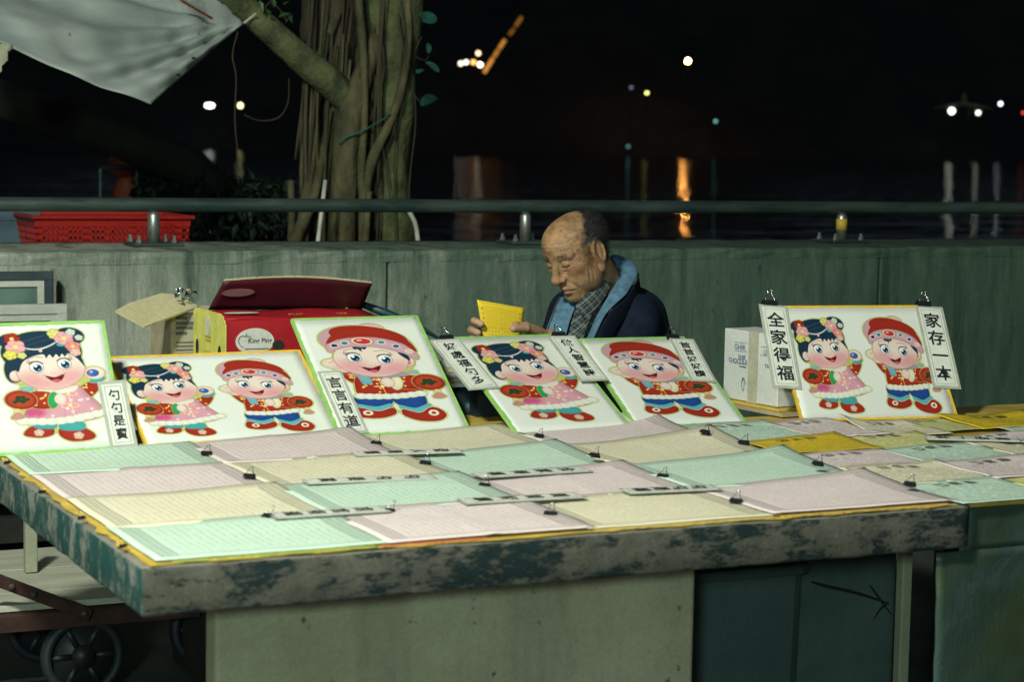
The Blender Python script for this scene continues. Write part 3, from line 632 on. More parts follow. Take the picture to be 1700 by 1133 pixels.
# red crate with slotted sides
def crate():
    Y = 7.0; bl = at(64, 404, Y); tl = at(58, 361, Y); tr = at(316, 368, Y); z1 = tl.z; z0 = z1 - .14; w = tr.x - tl.x
    o = thing('red_plastic_crate', 'red slotted plastic crate standing behind the wall under the rail', 'crate', (tl.x, Y, z0))
    tpr = .025; D = .36; hgt = z1 - z0
    def face(p0, ux, n):  # a slotted side as bars
        g = MB(); L = Vector(ux).length; u = Vector(ux).normalized(); nn = Vector(n)
        def bar(a, b, za, zb):
            i0 = tpr * (1 - za / hgt); i1 = tpr * (1 - zb / hgt)
            V = []
            for off in (0, .004):
                V += [p0 + u * a + Vector((0, 0, za)) - nn * (-i0 + off - 0) * 1, p0 + u * b + Vector((0, 0, za)) - nn * (-i0 + off) * 1, p0 + u * b + Vector((0, 0, zb)) - nn * (-i1 + off) * 1, p0 + u * a + Vector((0, 0, zb)) - nn * (-i1 + off) * 1]
            g.add(V, [(0, 1, 2, 3), (7, 6, 5, 4), (0, 4, 5, 1), (1, 5, 6, 2), (2, 6, 7, 3), (3, 7, 4, 0)])
        bar(0, L, 0, .02); bar(0, L, hgt - .03, hgt); k = 0
        for r in range(4): bar(0, L, .035 + r * .022, .042 + r * .022)
        x = 0
        while x < L: bar(x, min(L, x + (.03 if k % 8 == 0 else .007)), .018, hgt - .03); x += .017 if k % 8 else .045; k += 1
        return g
    V3 = Vector
    for p0, u, n in ((V3((0, 0, 0)), (w, 0, 0), (0, 1, 0)), (V3((0, D, 0)), (w, 0, 0), (0, -1, 0)), (V3((0, 0, 0)), (0, D, 0), (1, 0, 0)), (V3((w, 0, 0)), (0, D, 0), (-1, 0, 0))):
        face(p0, u, n).build('slotted_side', M['red_plastic'], o)
    g = MB(); g.box((.02, .02, 0), (w - .02, D - .02, .006)); g.build('crate_bottom', M['red_plastic'], o)
    g = MB()
    g.box((-.014, -.014, hgt - .006), (w + .014, .004, hgt + .008)); g.box((-.014, D - .004, hgt - .006), (w + .014, D + .014, hgt + .008))
    g.box((-.014, .006, hgt - .005), (.004, D - .006, hgt + .007)); g.box((w - .004, .006, hgt - .005), (w + .014, D - .006, hgt + .007)); g.build('rim', M['red_plastic'], o, bevel=.002)
crate()
# a plain stand behind the wall that carries the crate
o = thing('storage_stand', 'low dark stand behind the wall carrying the red crate', 'stand', (1.8, 7.15, 0))
zt = at(58, 361, 7.0).z - .14; g = MB(); g.box((-.4, -.2, zt - .03), (.4, .3, zt - .001)); g.build('stand_top', M['dark_bark'], o)
for sx in (-.37, .37):
    for sy in (-.17, .27): g = MB(); g.box((sx - .02, sy - .02, 0), (sx + .02, sy + .02, zt - .03)); g.build('leg', M['dark_bark'], o)

# tarpaulin
def tarp():
    A = at(402, 40, 7.75); B = at(250, 173, 7.05); Cc = at(-60, 52, 6.9); D = at(330, -60, 8.0); E = at(-160, -170, 7.3)
    nu, nv = 60, 44; P = []; q = random.Random(2)
    top = catmull([E, at(120, -80, 7.6), D, at(385, 18, 7.8), A], 15); bot = catmull([Cc, at(0, 70, 6.92), at(130, 130, 6.97), B], 20)
    def samp(L, t): f = t * (len(L) - 1); i = min(int(f), len(L) - 2); return L[i].lerp(L[i + 1], f - i)
    for j in range(nv + 1):
        v = j / nv; row = []
        for i in range(nu + 1):
            u = i / nu; p = samp(top, u).lerp(samp(bot, u), v)
            dA = (p - A).length; ang = math.atan2(p.z - A.z, p.x - A.x)
            wv = math.sin(ang * 30 + math.sin(u * 9) * .9) * .028 * min(1, dA * 2.6) + abs(math.sin(v * 13 + u * 7 + math.sin(u * 5) * 2)) * .012 + math.sin(v * 33 - u * 19) * .004 + .006 * _mn.noise(p * 7)
            row.append(p + Vector((.2, -1, .3)).normalized() * wv * min(1, 6 * (1 - v) + .2) + Vector((0, 0, -.04 * math.sin(math.pi * u) * math.sin(math.pi * v))))
        P.append(row)
    o = thing('tarpaulin', 'pale creased white tarpaulin tied by its corner to the banyan limb at upper left', 'tarpaulin', tuple(A))
    g = MB(); g.grid([[p - A for p in r] for r in P]); t = NT('tarp_cloth'); n1 = t.noise(3, 5, .6, stretch=(1, 1, 3)); n2 = t.noise(60, 3, .6)
    c = t.ramp(n1, [(.3, (.30, .36, .34)), (.65, (.46, .51, .47))]); sp = t.noise(16, 2, .5); c = t.mix(t.ramp(sp, [(.22, .8), (.27, 0.0)]), c, (.03, .04, .04)); t.col(c)
    t.bump(n1, .3, .01); t.set(.6, spec=.4)
    s = g.build('sheet', t.m, o, True); m = s.modifiers.new('thick', 'SOLIDIFY'); m.thickness = .0015
    g = MB(); g.tube([A - A, at(415, 30, 7.74) - A, at(425, 22, 7.72) - A], .004, 6); g.build('tie_cord', M['white_pipe'], o)
    g = MB(); g.tube([at(300, 0, 7.5) - A, at(352, 30, 7.62) - A], .005, 6); g.build('red_seam', M['orange'], o)
    for px, py in ((321, 96), (296, 124)):
        g = MB(); c = at(px, py, 7.2) - A; g.lathe([(.007, -.004), (.007, .004)], 10, c, M=None); g.build('grommet', M['dark_steel'], o)
tarp()
o = thing('hanging_cloth', 'grey scrap of cloth hanging under the tarpaulin at the far left edge', 'cloth', tuple(at(0, 80, 6.8)))
g = MB(); P = [[at(-60 + i * 9, 72 + j * 9 - max(0, i - 6) * 1.5 * 0, 6.8 + .01 * math.sin(i * 1.3)) - o.location for i in range(10 - j // 2)] + [at(-60 + (9 - j // 2) * 9, 72 + j * 9, 6.8) - o.location] * (j // 2) for j in range(7)]
g.grid(P); s = g.build('cloth_sheet', M['post'], o, True); s.modifiers.new('thick', 'SOLIDIFY').thickness = .003

# ---------------------------------------------------------------- far lights over the water
def far_lamp(label, px, py, r, col, s, name='far_lamp', Y=506, sx=1):
    c = at(px, py, Y); o = thing(name, label, 'lamp', tuple(c), group='lamps on the far bank')
    g = MB(); k = [(r * math.sin(math.pi * i / 8) + .001, -r * math.cos(math.pi * i / 8)) for i in range(9)]; g.lathe(k, 12)
    b = g.build('lamp_globe', glow(name + '_glow', col, s), o, True); b.scale = (sx, 1, 1)
    g = MB(); g.tube([(0, .3, -c.z - .5), (0, .3, -r)], .12, 6); g.build('lamp_post', M['dark_steel'], o)
    return o
far_lamp('single warm orange lamp high over the water above the old man', 1142, 101, .5, (1, .42, .10), 300)
far_lamp('small yellow green lamp left of and below the lone orange lamp', 1074, 154, .42, (.75, .75, .2), 5)
far_lamp('very dim violet grey lamp just left of the small yellow green one', 1048, 145, .42, (.2, .22, .3), 1.2)
far_lamp('dim teal lamp right of and below the lone orange lamp', 1188, 201, .42, (.15, .45, .4), 2)
far_lamp('very faint teal lamp low near the waterline over the old man', 1043, 243, .42, (.12, .35, .35), 1)
far_lamp('bright white lamp under the left side of the far pavilion roof', 1580, 184, .9, (.9, 1, .85), 5)
far_lamp('white lamp under the right side of the far pavilion roof', 1624, 187, .6, (.9, 1, .8), 4.5)
far_lamp('small white lamp right of the far pavilion', 1661, 172, .5, (.8, .95, .95), 6)
far_lamp('red lamp at the right edge of the photograph', 1699, 187, .4, (1, .08, .05), 2)
far_lamp('wide bright white lamp at the left between tarpaulin and trunk', 348, 175, .55, (.95, .97, 1), 9, sx=2.2)
far_lamp('small yellow green lamp beside the wide white one at the left', 399, 175, .6, (.7, .7, .3), 7)
far_lamp('lowest white lamp of the cluster left of the slanting orange boom', 765, 105, .55, (1, .85, .65), 4)
far_lamp('second lowest white lamp in the cluster beside the orange boom', 774, 103, .55, (1, .9, .75), 4)
far_lamp('topmost warm lamp of the cluster beside the orange boom', 794, 88, .55, (1, .72, .40), 4)
far_lamp('lamp hanging between the warm cluster and the orange boom', 797, 107, .6, (.9, .75, .55), 9)
far_lamp('dim orange lamp left inside the warm cluster by the boom', 786, 103, .6, (.9, .4, .12), 4)
o = thing('lit_boom', 'orange lit crane boom slanting up over the far bank', 'crane', tuple(at(803, 121, 506)))
for a, b, s in (((804, 120), (818, 97), 9), ((820, 94), (827, 83), 6), ((829, 80), (838, 66), 7), ((846, 57), (853, 48), 2.2), ((856, 43), (866, 28), 2.6)):
    p0 = at(*a, 506) - o.location; p1 = at(*b, 506) - o.location
    g = MB(); g.tube([p0, p1], .5, 8); g.build('lit_panel', glow('boom_glow', (1, .40, .07), s * .085), o)
g = MB(); g.tube([(0, 1.5, -24), (0, 1.5, 0), at(870, 20, 506) - o.location + Vector((0, 1.5, 0))], .3, 6); g.build('boom_lattice', M['dark_steel'], o)
pv = at(1600, 178, 509); o = thing('far_pavilion', 'small pavilion with a curved green lit roof on the far bank at right', 'pavilion', tuple(pv))
g = MB(); P = [[Vector((x * 1.0, y, 1.2 - 1.5 * abs(x / 9) ** 1.3 + (.5 if abs(y) < 1 else 0))) for x in np.linspace(-9, 9, 15)] for y in (-3, 0, 3)]; g.grid(P); s = g.build('roof', dirty('pavilion_roof', (.25, .35, .2), (.35, .45, .3), 1), o); s.modifiers.new('t', 'SOLIDIFY').thickness = .25
for x in (-6, -2, 2, 6): g = MB(); g.tube([(x, 0, -pv.z), (x, 0, .3)], .25, 6); g.build('column', M['dark_steel'], o)
g = MB(); g.lathe([(.9, 1.4), (.6, 2.6), (.9, 3.0), (.1, 4.6)], 10); g.build('finial', M['post'], o)
# street lamp that lights the stall, left of and above the photographer
def street_lamp(label, pos, aim, watt, size, colr):
    o = thing('street_lamp', label, 'street lamp', (pos.x - .9, pos.y - .6, 0), group='street lamps outside the picture')
    b = o.location; hd = pos - b; zt = pos.z
    g = MB(); g.tube([(0, 0, 0), (0, 0, 1), (0, 0, zt - .1)], [.06, .05, .035], 12); g.build('lamp_post', M['dark_steel'], o, True)
    g = MB(); g.tube(catmull([(0, 0, zt - .15), (.2, .13, zt + .12), (.6, .4, zt + .2), (hd.x, hd.y, zt + .16)], 5), .022, 8); g.build('lamp_arm', M['dark_steel'], o, True)
    r = size / 2
    g = MB(); g.lathe([(r + .04, .02), (r, .09), (r * .5, .15), (.03, .2)], 18); s = g.build('lamp_head', M['dark_steel'], o, True); s.location = hd
    dr = (aim - pos).normalized(); s.rotation_euler = (-dr).to_track_quat('Z', 'Y').to_euler()
    al = bpy.data.lights.new('street_lamp_light', 'AREA'); al.shape = 'DISK'; al.size = size; al.energy = watt; al.color = colr
    lo = bpy.data.objects.new('street_lamp_light', al); COL.objects.link(lo); lo.parent = o; lo.location = hd; lo.rotation_euler = dr.to_track_quat('-Z', 'Y').to_euler()
street_lamp('tall street lamp left of the stall just outside the picture', LAMP_POS, LAMP_AIM, LAMP_W, .4, LAMP_COL)
street_lamp('lower fill lamp added out of view behind the photographer', FILL_POS, LAMP_AIM, FILL_W, .5, FILL_COL)  # unseen lamp added as low frontal fill for pedestal, wall and face

# ---------------------------------------------------------------- concrete table
X0, X1, Y0, Y1, ZT, ZB = .871, 2.572, 3.195, 4.74, .75, .664
tb = thing('concrete_table', 'long concrete slab table with flaked teal paint carrying all the printed sheets', 'table', ((X0 + X1) / 2, Y0, 0))
def slab():
    bm = bmesh.new(); bmesh.ops.create_cube(bm, size=1)
    for v in bm.verts: v.co = Vector(((X0 if v.co.x < 0 else X1), (Y0 if v.co.y < 0 else Y1), (ZB if v.co.z < 0 else ZT))) - tb.location
    es = [e for e in bm.edges if abs(e.verts[0].co.z - e.verts[1].co.z) > .05]
    re = [e for e in es if e.verts[0].co.x > 0]; le = [e for e in es if e.verts[0].co.x < 0]
    bmesh.ops.bevel(bm, geom=re, offset=.035, segments=5, affect='EDGES', profile=.5); 
    le = [e for e in bm.edges if abs(e.verts[0].co.z - e.verts[1].co.z) > .05 and e.verts[0].co.x < -.5]
    bmesh.ops.bevel(bm, geom=le, offset=.006, segments=3, affect='EDGES', profile=.5)
    es = [e for e in bm.edges if abs(e.verts[0].co.z - e.verts[1].co.z) < .001 and len(e.link_faces) == 2 and abs(e.link_faces[0].normal.z - e.link_faces[1].normal.z) > .5]
    bmesh.ops.bevel(bm, geom=es, offset=.007, segments=2, affect='EDGES', profile=.5)
    bmesh.ops.subdivide_edges(bm, edges=[e for e in bm.edges if e.calc_length() > .3], cuts=90, use_grid_fill=True)
    bm.normal_update(); me = bpy.data.meshes.new('tabletop')
    for f in bm.faces:
        n = f.normal; f.smooth = True
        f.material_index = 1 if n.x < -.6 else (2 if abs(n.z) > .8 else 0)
    q = random.Random(3)
    for v in bm.verts:
        if abs(v.co.y) < .02 or abs(v.co.x + (X1 - X0) / 2) < .02:
            k = mathutils_noise(v.co * 14) * .0022 + mathutils_noise(v.co * 45) * .0012
            v.co += v.normal * (k - .0015)
    bm.to_mesh(me); bm.free(); return link('tabletop', me, [M['slab_front'], M['slab_side'], M['slab_top']], tb)
from mathutils import noise as _mn
def mathutils_noise(v): return _mn.noise(v)
slab()
px0 = at(358, 1018, 3.5).x; px1 = at(1155, 960, 3.5).x
g = MB(); g.box((px0 - tb.location.x, .305, 0), (px1 - tb.location.x, .37, ZB - .0005)); g.build('pedestal', M['ped'], tb, bevel=.008, seg=2)

# ragged yellow sheets that cover the top under the prints
def ragged(name, label, x0, x1, y0, y1, z, mat, jag=.006, cat='paper', grp=None, hole=None):
    q = random.Random(int(x0 * 1000)); o = thing(name, label, cat, (x0, y0, z), group=grp); n = 44
    ed = []
    for i in range(n): ed.append((x0 + (x1 - x0) * i / n, y0 + q.uniform(-jag, jag * .2)))
    for i in range(n): ed.append((x1, y0 + (y1 - y0) * i / n))
    for i in range(n): ed.append((x1 - (x1 - x0) * i / n, y1))
    for i in range(n): ed.append((x0 + q.uniform(-jag, jag * .3) * (1.3 if (i // 5) % 2 else .4), y1 - (y1 - y0) * i / n))
    k = len(ed); V = [(x - x0, y - y0, 0) for x, y in ed] + [(x - x0, y - y0, .0018) for x, y in ed]
    F = [tuple(range(k))[::-1], tuple(range(k, 2 * k))] + [(i, (i + 1) % k, k + (i + 1) % k, k + i) for i in range(k)]
    mesh('sheet', V, F, mat, o); return o
ragged('yellow_cover_sheet', 'ragged yellow cover sheet showing along the left and front table edges', .888, 2.53, 3.205, 4.72, ZT + .0008, M['cover'], .010)
# folding side table right of the slab, with a scuffed plastic sheet hanging down its front
wr = thing('side_table', 'plain side table right of the concrete slab carrying the small title sheets', 'table', (3.2, 3.85, 0))
g = MB(); g.box((-.645, -.62, .715), (.75, .65, .7465)); g.build('tabletop', M['cover'], wr, bevel=.002)
for sx in (-.58, .70):
    for sy in (-.50, .60): g = MB(); g.box((sx - .018, sy - .018, 0), (sx + .018, sy + .018, .715)); g.build('leg', M['dark_steel'], wr)
hp = thing('plastic_sheet', 'scuffed dark green plastic sheet hanging down the front of the side table', 'plastic sheet', (2.49, 3.215, 0))
def hang():
    t = NT('scuffed_plastic'); a = t.noise(3.0, 6, .7, stretch=(1, 1, .8), dist=1.2); b = t.noise(60, 4, .8, stretch=(2, 2, .12)); sp = t.noise(110, 2, .5)
    c = t.ramp(a, [(.30, (.045, .062, .026)), (.5, (.034, .062, .050)), (.72, (.070, .115, .118))]); c = t.mix(t.ramp(b, [(.62, 0.0), (.78, .5)]), c, (.14, .17, .10)); c = t.mix(t.ramp(sp, [(.70, 0.0), (.78, .35)]), c, (.20, .25, .24)); t.col(c)
    t.bump(t.math('ADD', t.math('MULTIPLY', a, 3), b), .3, .004); t.set(.38, spec=.5)
    g = MB()
    def sheet_(x0, x1, z0, z1, nx, nz):
        P = []
        for j in range(nz + 1):
            z = z0 + (z1 - z0) * j / nz; row = []
            for i in range(nx + 1):
                x = x0 + (x1 - x0) * i / nx
                row.append(Vector((x - 2.49, -.0 + .010 * _mn.noise(Vector((x * 4, 0, z * 5))) + .012 * math.sin((x * 1.2 + z * .7) * 9) * (1 - z) + .003 * _mn.noise(Vector((x * 20, 1, z * 22))), z)))
            P.append(row)
        g.grid(P)
    sheet_(2.49, 3.95, .005, .655, 70, 40); sheet_(2.562, 3.95, .655, .742, 66, 6)
    s = g.build('sheet', t.m, hp, True); m = s.modifiers.new('t', 'SOLIDIFY'); m.thickness = .002
hang()
# things stored under the right end of the table
bn = thing('plastic_bin', 'dark teal plastic bin with a rounded lip under the right half of the table', 'bin', (2.3, 3.92, 0))
def rbin():
    a = at(1155, 950, 3.92).x - .25; b = at(1342, 950, 3.92).x; g = MB(); x0 = a - 2.3; x1 = b - 2.3; r = .035
    pr = [(x0, 0), (x1 - r, 0), (x1 - r * .4, r * .3), (x1 - .002, r), (x1, .4), (x0, .4)]
    k = len(pr)
    for z0, z1, e in ((.0, .46, 0), (.46, .485, .012)):
        V = [(x + (e if x > 0 else -e) + (-.012 if z0 == 0 and zz == 0 else 0), y + (-e if y < .2 else e), zz) for zz in (z0, z1) for x, y in pr]
        F = [tuple(range(k))[::-1], tuple(range(k, 2 * k))] + [(i, (i + 1) % k, k + (i + 1) % k, k + i) for i in range(k)]
        g = MB(); g.add(V, F); g.build('bin_body' if not e else 'bin_lid', M['bin'], bn, bevel=.004, seg=2)
rbin()
cb = thing('marked_cabinet', 'dull teal metal cabinet with a black hand drawn arrow beside the pale post', 'cabinet', (2.8, 4.05, 0))
a = at(1300, 945, 4.05).x - 2.8; b = at(1489, 935, 4.05).x - 2.8
g = MB(); g.box((a, 0, 0), (b, .45, .66)); g.build('cabinet_body', M['panel'], cb, bevel=.004)
def stroke3(name, pts, wdt, Y, parent, mat, dz=.0015):
    P = [at(*p, Y - dz) - parent.location for p in pts]; P = catmull(P, 6); g = MB(); k = len(P); V = []
    for i, p in enumerate(P):
        t = (P[min(i + 1, k - 1)] - P[max(i - 1, 0)]).normalized(); n = Vector((-t.z, 0, t.x)); w = wdt * (.35 + .65 * math.sin(math.pi * min(1, .15 + .8 * i / (k - 1))))
        V += [p + n * w / 2, p - n * w / 2]
    g.add(V, [(2 * i, 2 * i + 1, 2 * i + 3, 2 * i + 2) for i in range(k - 1)]); return g.build(name, mat, parent)
stroke3('arrow_mark', [(1347, 967), (1375, 975), (1420, 985), (1476, 1003)], .009, 4.05, cb, M['ink'])
stroke3('arrow_mark', [(1444, 972), (1458, 992), (1480, 1022)], .006, 4.05, cb, M['ink'], .002)
stroke3('arrow_mark', [(1475, 1002), (1462, 1012), (1450, 1031)], .006, 4.05, cb, M['ink'], .0025)
ps = thing('pale_post', 'narrow pale post standing under the right end of the table', 'post', (at(1502, 940, 3.7).x, 3.7, 0))
g = MB(); g.box((-.0135, -.0135, 0), (.0135, .0135, ZB - .001)); g.build('post_shaft', M['post'], ps, bevel=.003)
g = MB(); g.box((-.04, -.04, 0), (.04, .04, .006)); g.build('post_foot', M['post'], ps)
hs = thing('black_hose', 'thick black hose lying on the ground under the table', 'hose', (2.2, 3.7, .03))
g = MB(); g.tube([p - hs.location for p in catmull([Vector((1.9, 4.6, .035)), Vector((2.25, 4.3, .035)), Vector((2.45, 3.8, .035)), Vector((2.62, 3.6, .035)), Vector((3.0, 3.55, .035))], 8)], .03, 10); g.build('hose_tube', M['rubber'], hs, True)

# ---------------------------------------------------------------- printed sheets lying on the table
def sheet(label, c, ink, cells, lift=(0, 0, 0, 0), z=0, name='text_sheet', grp='printed sheets spread flat on the table', wave=.0009, seed=0, rot=0):
    x0, x1, y0, y1 = cells; n, m = 20, 14; q = random.Random(seed); ph = q.uniform(0, 6)
    cx, cy = (x0 + x1) / 2, (y0 + y1) / 2; P = []
    if not rot: rot = q.uniform(-.02, .02)
    cr, sr = math.cos(rot), math.sin(rot)
    fl, fr, bl, brr = lift
    for j in range(m + 1):
        v = j / m; row = []
        for i in range(n + 1):
            u = i / n; X = x0 + (x1 - x0) * u - cx; Y = y0 + (y1 - y0) * v - cy
            e = 2.4
            h = fl * ((1 - u) * (1 - v)) ** e + fr * (u * (1 - v)) ** e + bl * ((1 - u) * v) ** e + brr * (u * v) ** e
            h += wave * (1 + math.sin(u * 7 + ph + v * 2)) * (.35 + v) + .0008 * math.sin(v * 9 + ph) + .0016 * math.exp(-((u - .5) / .03) ** 2) * (seed % 3 == 0) + .0007 * _mn.noise(Vector((u * 5 + seed, v * 4, 0)))
            row.append(Vector((X * cr - Y * sr, X * sr + Y * cr, h)))
        P.append(row)
    o = thing(name, label, 'paper', (cx, cy, ZT + .0042 + z), group=grp)
    g = MB(); g.grid(P); s = g.build('sheet', pm(c[0], c[1], ink), o, True); uvmap(s, lambda co, k: ((k % (n + 1)) / n, (k // (n + 1)) / m))
    s2 = s.modifiers.new('t', 'SOLIDIFY'); s2.thickness = .0006; s2.offset = -1
    return o, P
C = dict(mint=('mint', MINT), pink=('pink', PINK), cream=('cream', CRM), deep=('dyel', DYEL), pale=('pyel', PYEL), light=('lyel', LYEL))
cols = [(.898, 1.325), (1.31, 1.72), (1.705, 2.115), (2.10, 2.53)]
rows = [(3.212, 3.525), (3.505, 3.83), (3.80, 4.15), (4.13, 4.455)]
grid = [['mint', 'cream', 'pink', 'mint'], ['pink', 'mint', 'cream', 'pink'], ['cream', 'pink', 'mint', 'cream'], ['pink', 'mint', 'cream', 'pink']]
lab = [['mint green text sheet at the near left corner of the table', 'cream text sheet against the left table edge between mint and pink ones', 'pink text sheet on the left table edge, second from the boards', 'mint green text sheet under the feet of the leftmost doll board'],
       ['pink text sheet on the front edge between mint and cream, its front curling', 'mint green text sheet left of centre behind the front pink one', 'cream text sheet left of centre with a text strip on its front margin', 'pink text sheet below the landscape board with two dolls'],
       ['cream text sheet on the front edge in the middle of the table', 'pink text sheet in the middle just behind the front cream one', 'mint green text sheet in the middle, third sheet back from the front', 'cream text sheet before the gap between the boards at the back'],
       ['pink text sheet at the front right corner of the concrete slab', 'mint green text sheet right of centre with raised back corner', 'cream text sheet right of centre with a clip on its raised corner', 'pink text sheet lying below the boy board at centre right']]
LIFT = {(1, 0): (0, .0, 0, .004), (3, 0): (0, 0, 0, .020), (3, 1): (0, 0, .0, .024), (3, 2): (0, 0, 0, .030), (3, 3): (0, 0, 0, .034), (2, 1): (0, 0, 0, .014), (2, 3): (0, .0, 0, .012), (0, 2): (0, 0, 0, .004), (2, 2): (0, 0, 0, .018), (1, 3): (0, 0, 0, .020), (1, 1): (0, 0, 0, .008)}
SH = {}
for i in range(4):
    for j in range(4):
        SH[i, j] = sheet(lab[i][j], C[grid[i][j]], 'dense_a' if (i + j) % 2 else 'dense_b', (cols[i][0], cols[i][1], rows[j][0], rows[j][1]), LIFT.get((i, j), (0, 0, 0, .006)), z=.0016 * ((3 - j) * .5 + (i % 2) * 2 + (j % 2)), seed=i * 5 + j + 1)
# second sheets that peep out under the front row
for k, (x0, x1, col, lb) in enumerate(((1.30, 1.50, (.55, .20, .06), 'orange under sheet peeping out below the curling pink sheet in front'), (.93, 1.29, (.40, .42, .08), 'olive yellow under sheet below the near left mint sheet'), (1.72, 2.10, (.62, .44, .14), 'buff under sheet showing below the front cream sheet'), (2.12, 2.51, (.60, .40, .10), 'brownish under sheet showing below the front right pink sheet'))):
    o = ragged('under_sheet', lb, x0, x1, 3.2045, 3.45, ZT + .0028, flat('under_%d' % k, col), .004, grp='under sheets along the front edge')
small = [
 ('mint', (2.535, 2.80, 3.20, 3.435), 'title_a', 'mint green title sheet nearest the camera right of the concrete slab'),
 ('pale', (2.79, 3.05, 3.20, 3.43), 'title_b', 'pale yellow title sheet at the right edge of the photograph in front'),
 ('cream', (2.545, 2.81, 3.415, 3.65), 'title_c', 'cream title sheet behind the front mint title sheet with a clip beside it'),
 ('pink', (2.79, 3.06, 3.41, 3.645), 'title_a', 'pink title sheet at right behind the front yellow title sheet'),
 ('pink', (2.54, 2.81, 3.63, 3.86), 'title_b', 'pink title sheet just before the deep orange yellow sheet'),
 ('mint', (2.795, 3.07, 3.635, 3.865), 'title_a', 'mint green title sheet in the third row right of the big sheets'),
 ('cream', (3.055, 3.33, 3.625, 3.86), 'title_c', 'cream title sheet cut by the right edge of the photograph'),
 ('deep', (2.55, 2.825, 3.855, 4.06), 'title_b', 'deep orange yellow sheet in front of the landscape board at right'),
 ('pale', (2.81, 3.07, 3.85, 4.07), 'title_a', 'pale yellow title sheet right of the deep orange yellow sheet'),
 ('pink', (3.06, 3.34, 3.845, 3.97), 'title_b', 'narrow pink title sheet in front of the clear text strip at right'),
 ('mint', (2.55, 2.80, 4.045, 4.345), 'title_c', 'mint green title sheet just right of the boy board foot'),
 ('pink', (2.775, 2.985, 4.04, 4.33), 'title_b', 'pink title sheet in front of the white chocolate carton'),
 ('cream', (2.96, 3.16, 4.03, 4.245), 'title_a', 'cream title sheet with a raised back corner before the right board'),
 ('light', (3.12, 3.30, 4.06, 4.25), 'title_b', 'light yellow title sheet under the boy of the right board'),
 ('deep', (3.27, 3.56, 4.05, 4.26), 'title_a', 'deep yellow title sheet at the far right back corner of the stall'),
 ('mint', (3.30, 3.56, 3.87, 4.05), 'title_c', 'mint green title sheet at the right edge behind the cream ones'),
]
for k, (c, cells, ink, lb) in enumerate(small):
    lf = {2: (0, 0, 0, .006), 12: (0, 0, .026, .004), 10: (0, 0, 0, .006), 7: (0, 0, 0, .012), 0: (0, 0, 0, .006), 14: (0, 0, .0, .0)}.get(k, (0, 0, 0, .004))
    sheet(lb, C[c], ink, cells, lf, z=.0012 * (k % 4) + .001, name='title_sheet', grp='small title sheets at the right end', wave=.0012 if k != 14 else .004, seed=40 + k)

# ---------------------------------------------------------------- text strips and binder clips
def text_geo(body, size, off=.0, name='characters', mat=None, parent=None, width=1.0):
    c = bpy.data.curves.new(name, 'FONT'); c.body = body; c.size = size; c.offset = off; c.align_x = 'CENTER'; c.align_y = 'CENTER'; c.extrude = .00025; c.resolution_u = 3; c.space_line = .86
    o = bpy.data.objects.new(name, c); COL.objects.link(o); dg = bpy.context.evaluated_depsgraph_get()
    me = bpy.data.meshes.new_from_object(o.evaluated_get(dg)); bpy.data.objects.remove(o)
    xs = [v.co.x for v in me.vertices]; ys = [v.co.y for v in me.vertices]; cx = (min(xs) + max(xs)) / 2; cy = (min(ys) + max(ys)) / 2
    for v in me.vertices: v.co.x = (v.co.x - cx) * width; v.co.y -= cy
    me.materials.clear(); return link(name, me, mat or M['ink'], parent)
def strip(label, chars, origin, ux, uy, w, h, clip=None, grp='laminated text strips on the boards', sz=None):
    "strip card in the plane spanned by unit ux (right) and uy (up); origin = centre"
    n = ux.cross(uy).normalized(); o = thing('text_strip', label, 'text strip', tuple(origin), group=grp)
    o.rotation_euler = Matrix((ux, uy, n)).transposed().to_euler()
    g = MB(); g.box((-w / 2, -h / 2, -.0012), (w / 2, h / 2, 0)); g.build('clear_margin', M['strip_clear'], o)
    a = w / 2 - .008; b = h / 2 - .008
    g = MB(); g.box((-a, -b, .0002), (a, b, .0010)); g.build('card', M['strip'], o)
    g = MB(); a -= .005; b -= .005; t = .0011
    for lo, hi in (((-a, -b), (a, -b + t)), ((-a, b - t), (a, b)), ((-a, -b + t), (-a + t, b - t)), ((a - t, -b + t), (a, b - t))): g.box((*lo, .0011), (*hi, .0014))
    g.build('border_line', M['strip_line'], o)
    L = len(chars); st = (2 * b - .012) / L; s = min(st * .90, w * .60)
    for k, ch in enumerate(chars):
        cobj = text_geo(ch, s, s * .018, 'character', M['ink'], o); cobj.location = (0, b - .006 - st * (k + .5), .0016)
    return o
def make_clip():
    o = thing('binder_clip', 'x', 'binder clip')
    g = MB(); L = .016
    pr = [(-.0014, 0), (-.0066, .0125), (-.0052, .0132), (.0052, .0132), (.0066, .0125), (.0014, 0), (.0024, .0), (.0078, .0134), (.0056, .0145), (-.0056, .0145), (-.0078, .0134), (-.0024, 0)]
    k = len(pr); V = [(x, s * L, z) for s in (-1, 1) for x, z in [(p[0], p[1]) for p in pr]]
    g.add(V, [(i, (i + 1) % k, k + (i + 1) % k, k + i) for i in range(k)]); 
    for s in (0, 1):
        for i in range(5): g.add([V[s * k + i], V[s * k + i + 1], V[s * k + 10 - i], V[s * k + 11 - i]], [(0, 1, 2, 3) if s else (3, 2, 1, 0)])
    g.build('clip_body', M['clip'], o)
    for sx, an in ((-1, .62), (1, .30)):
        d = Vector((sx * math.sin(an), 0, math.cos(an))); p = Vector((sx * .0024, 0, .001)) if 0 else Vector((sx * .0062, 0, .013)); up = Vector((0, 1, 0))
        P = [p - up * .010, p - up * .009 + d * .006, p - up * .004 + d * .015, p - up * .0045 + d * .021, p + d * .025, p + up * .0045 + d * .021, p + up * .004 + d * .015, p + up * .009 + d * .006, p + up * .010]
        g = MB(); g.tube(catmull(P, 3), .0011, 6); g.build('wire_handle', M['wire'], o, True)
    return o
CLIP = [make_clip()]; used = [False]
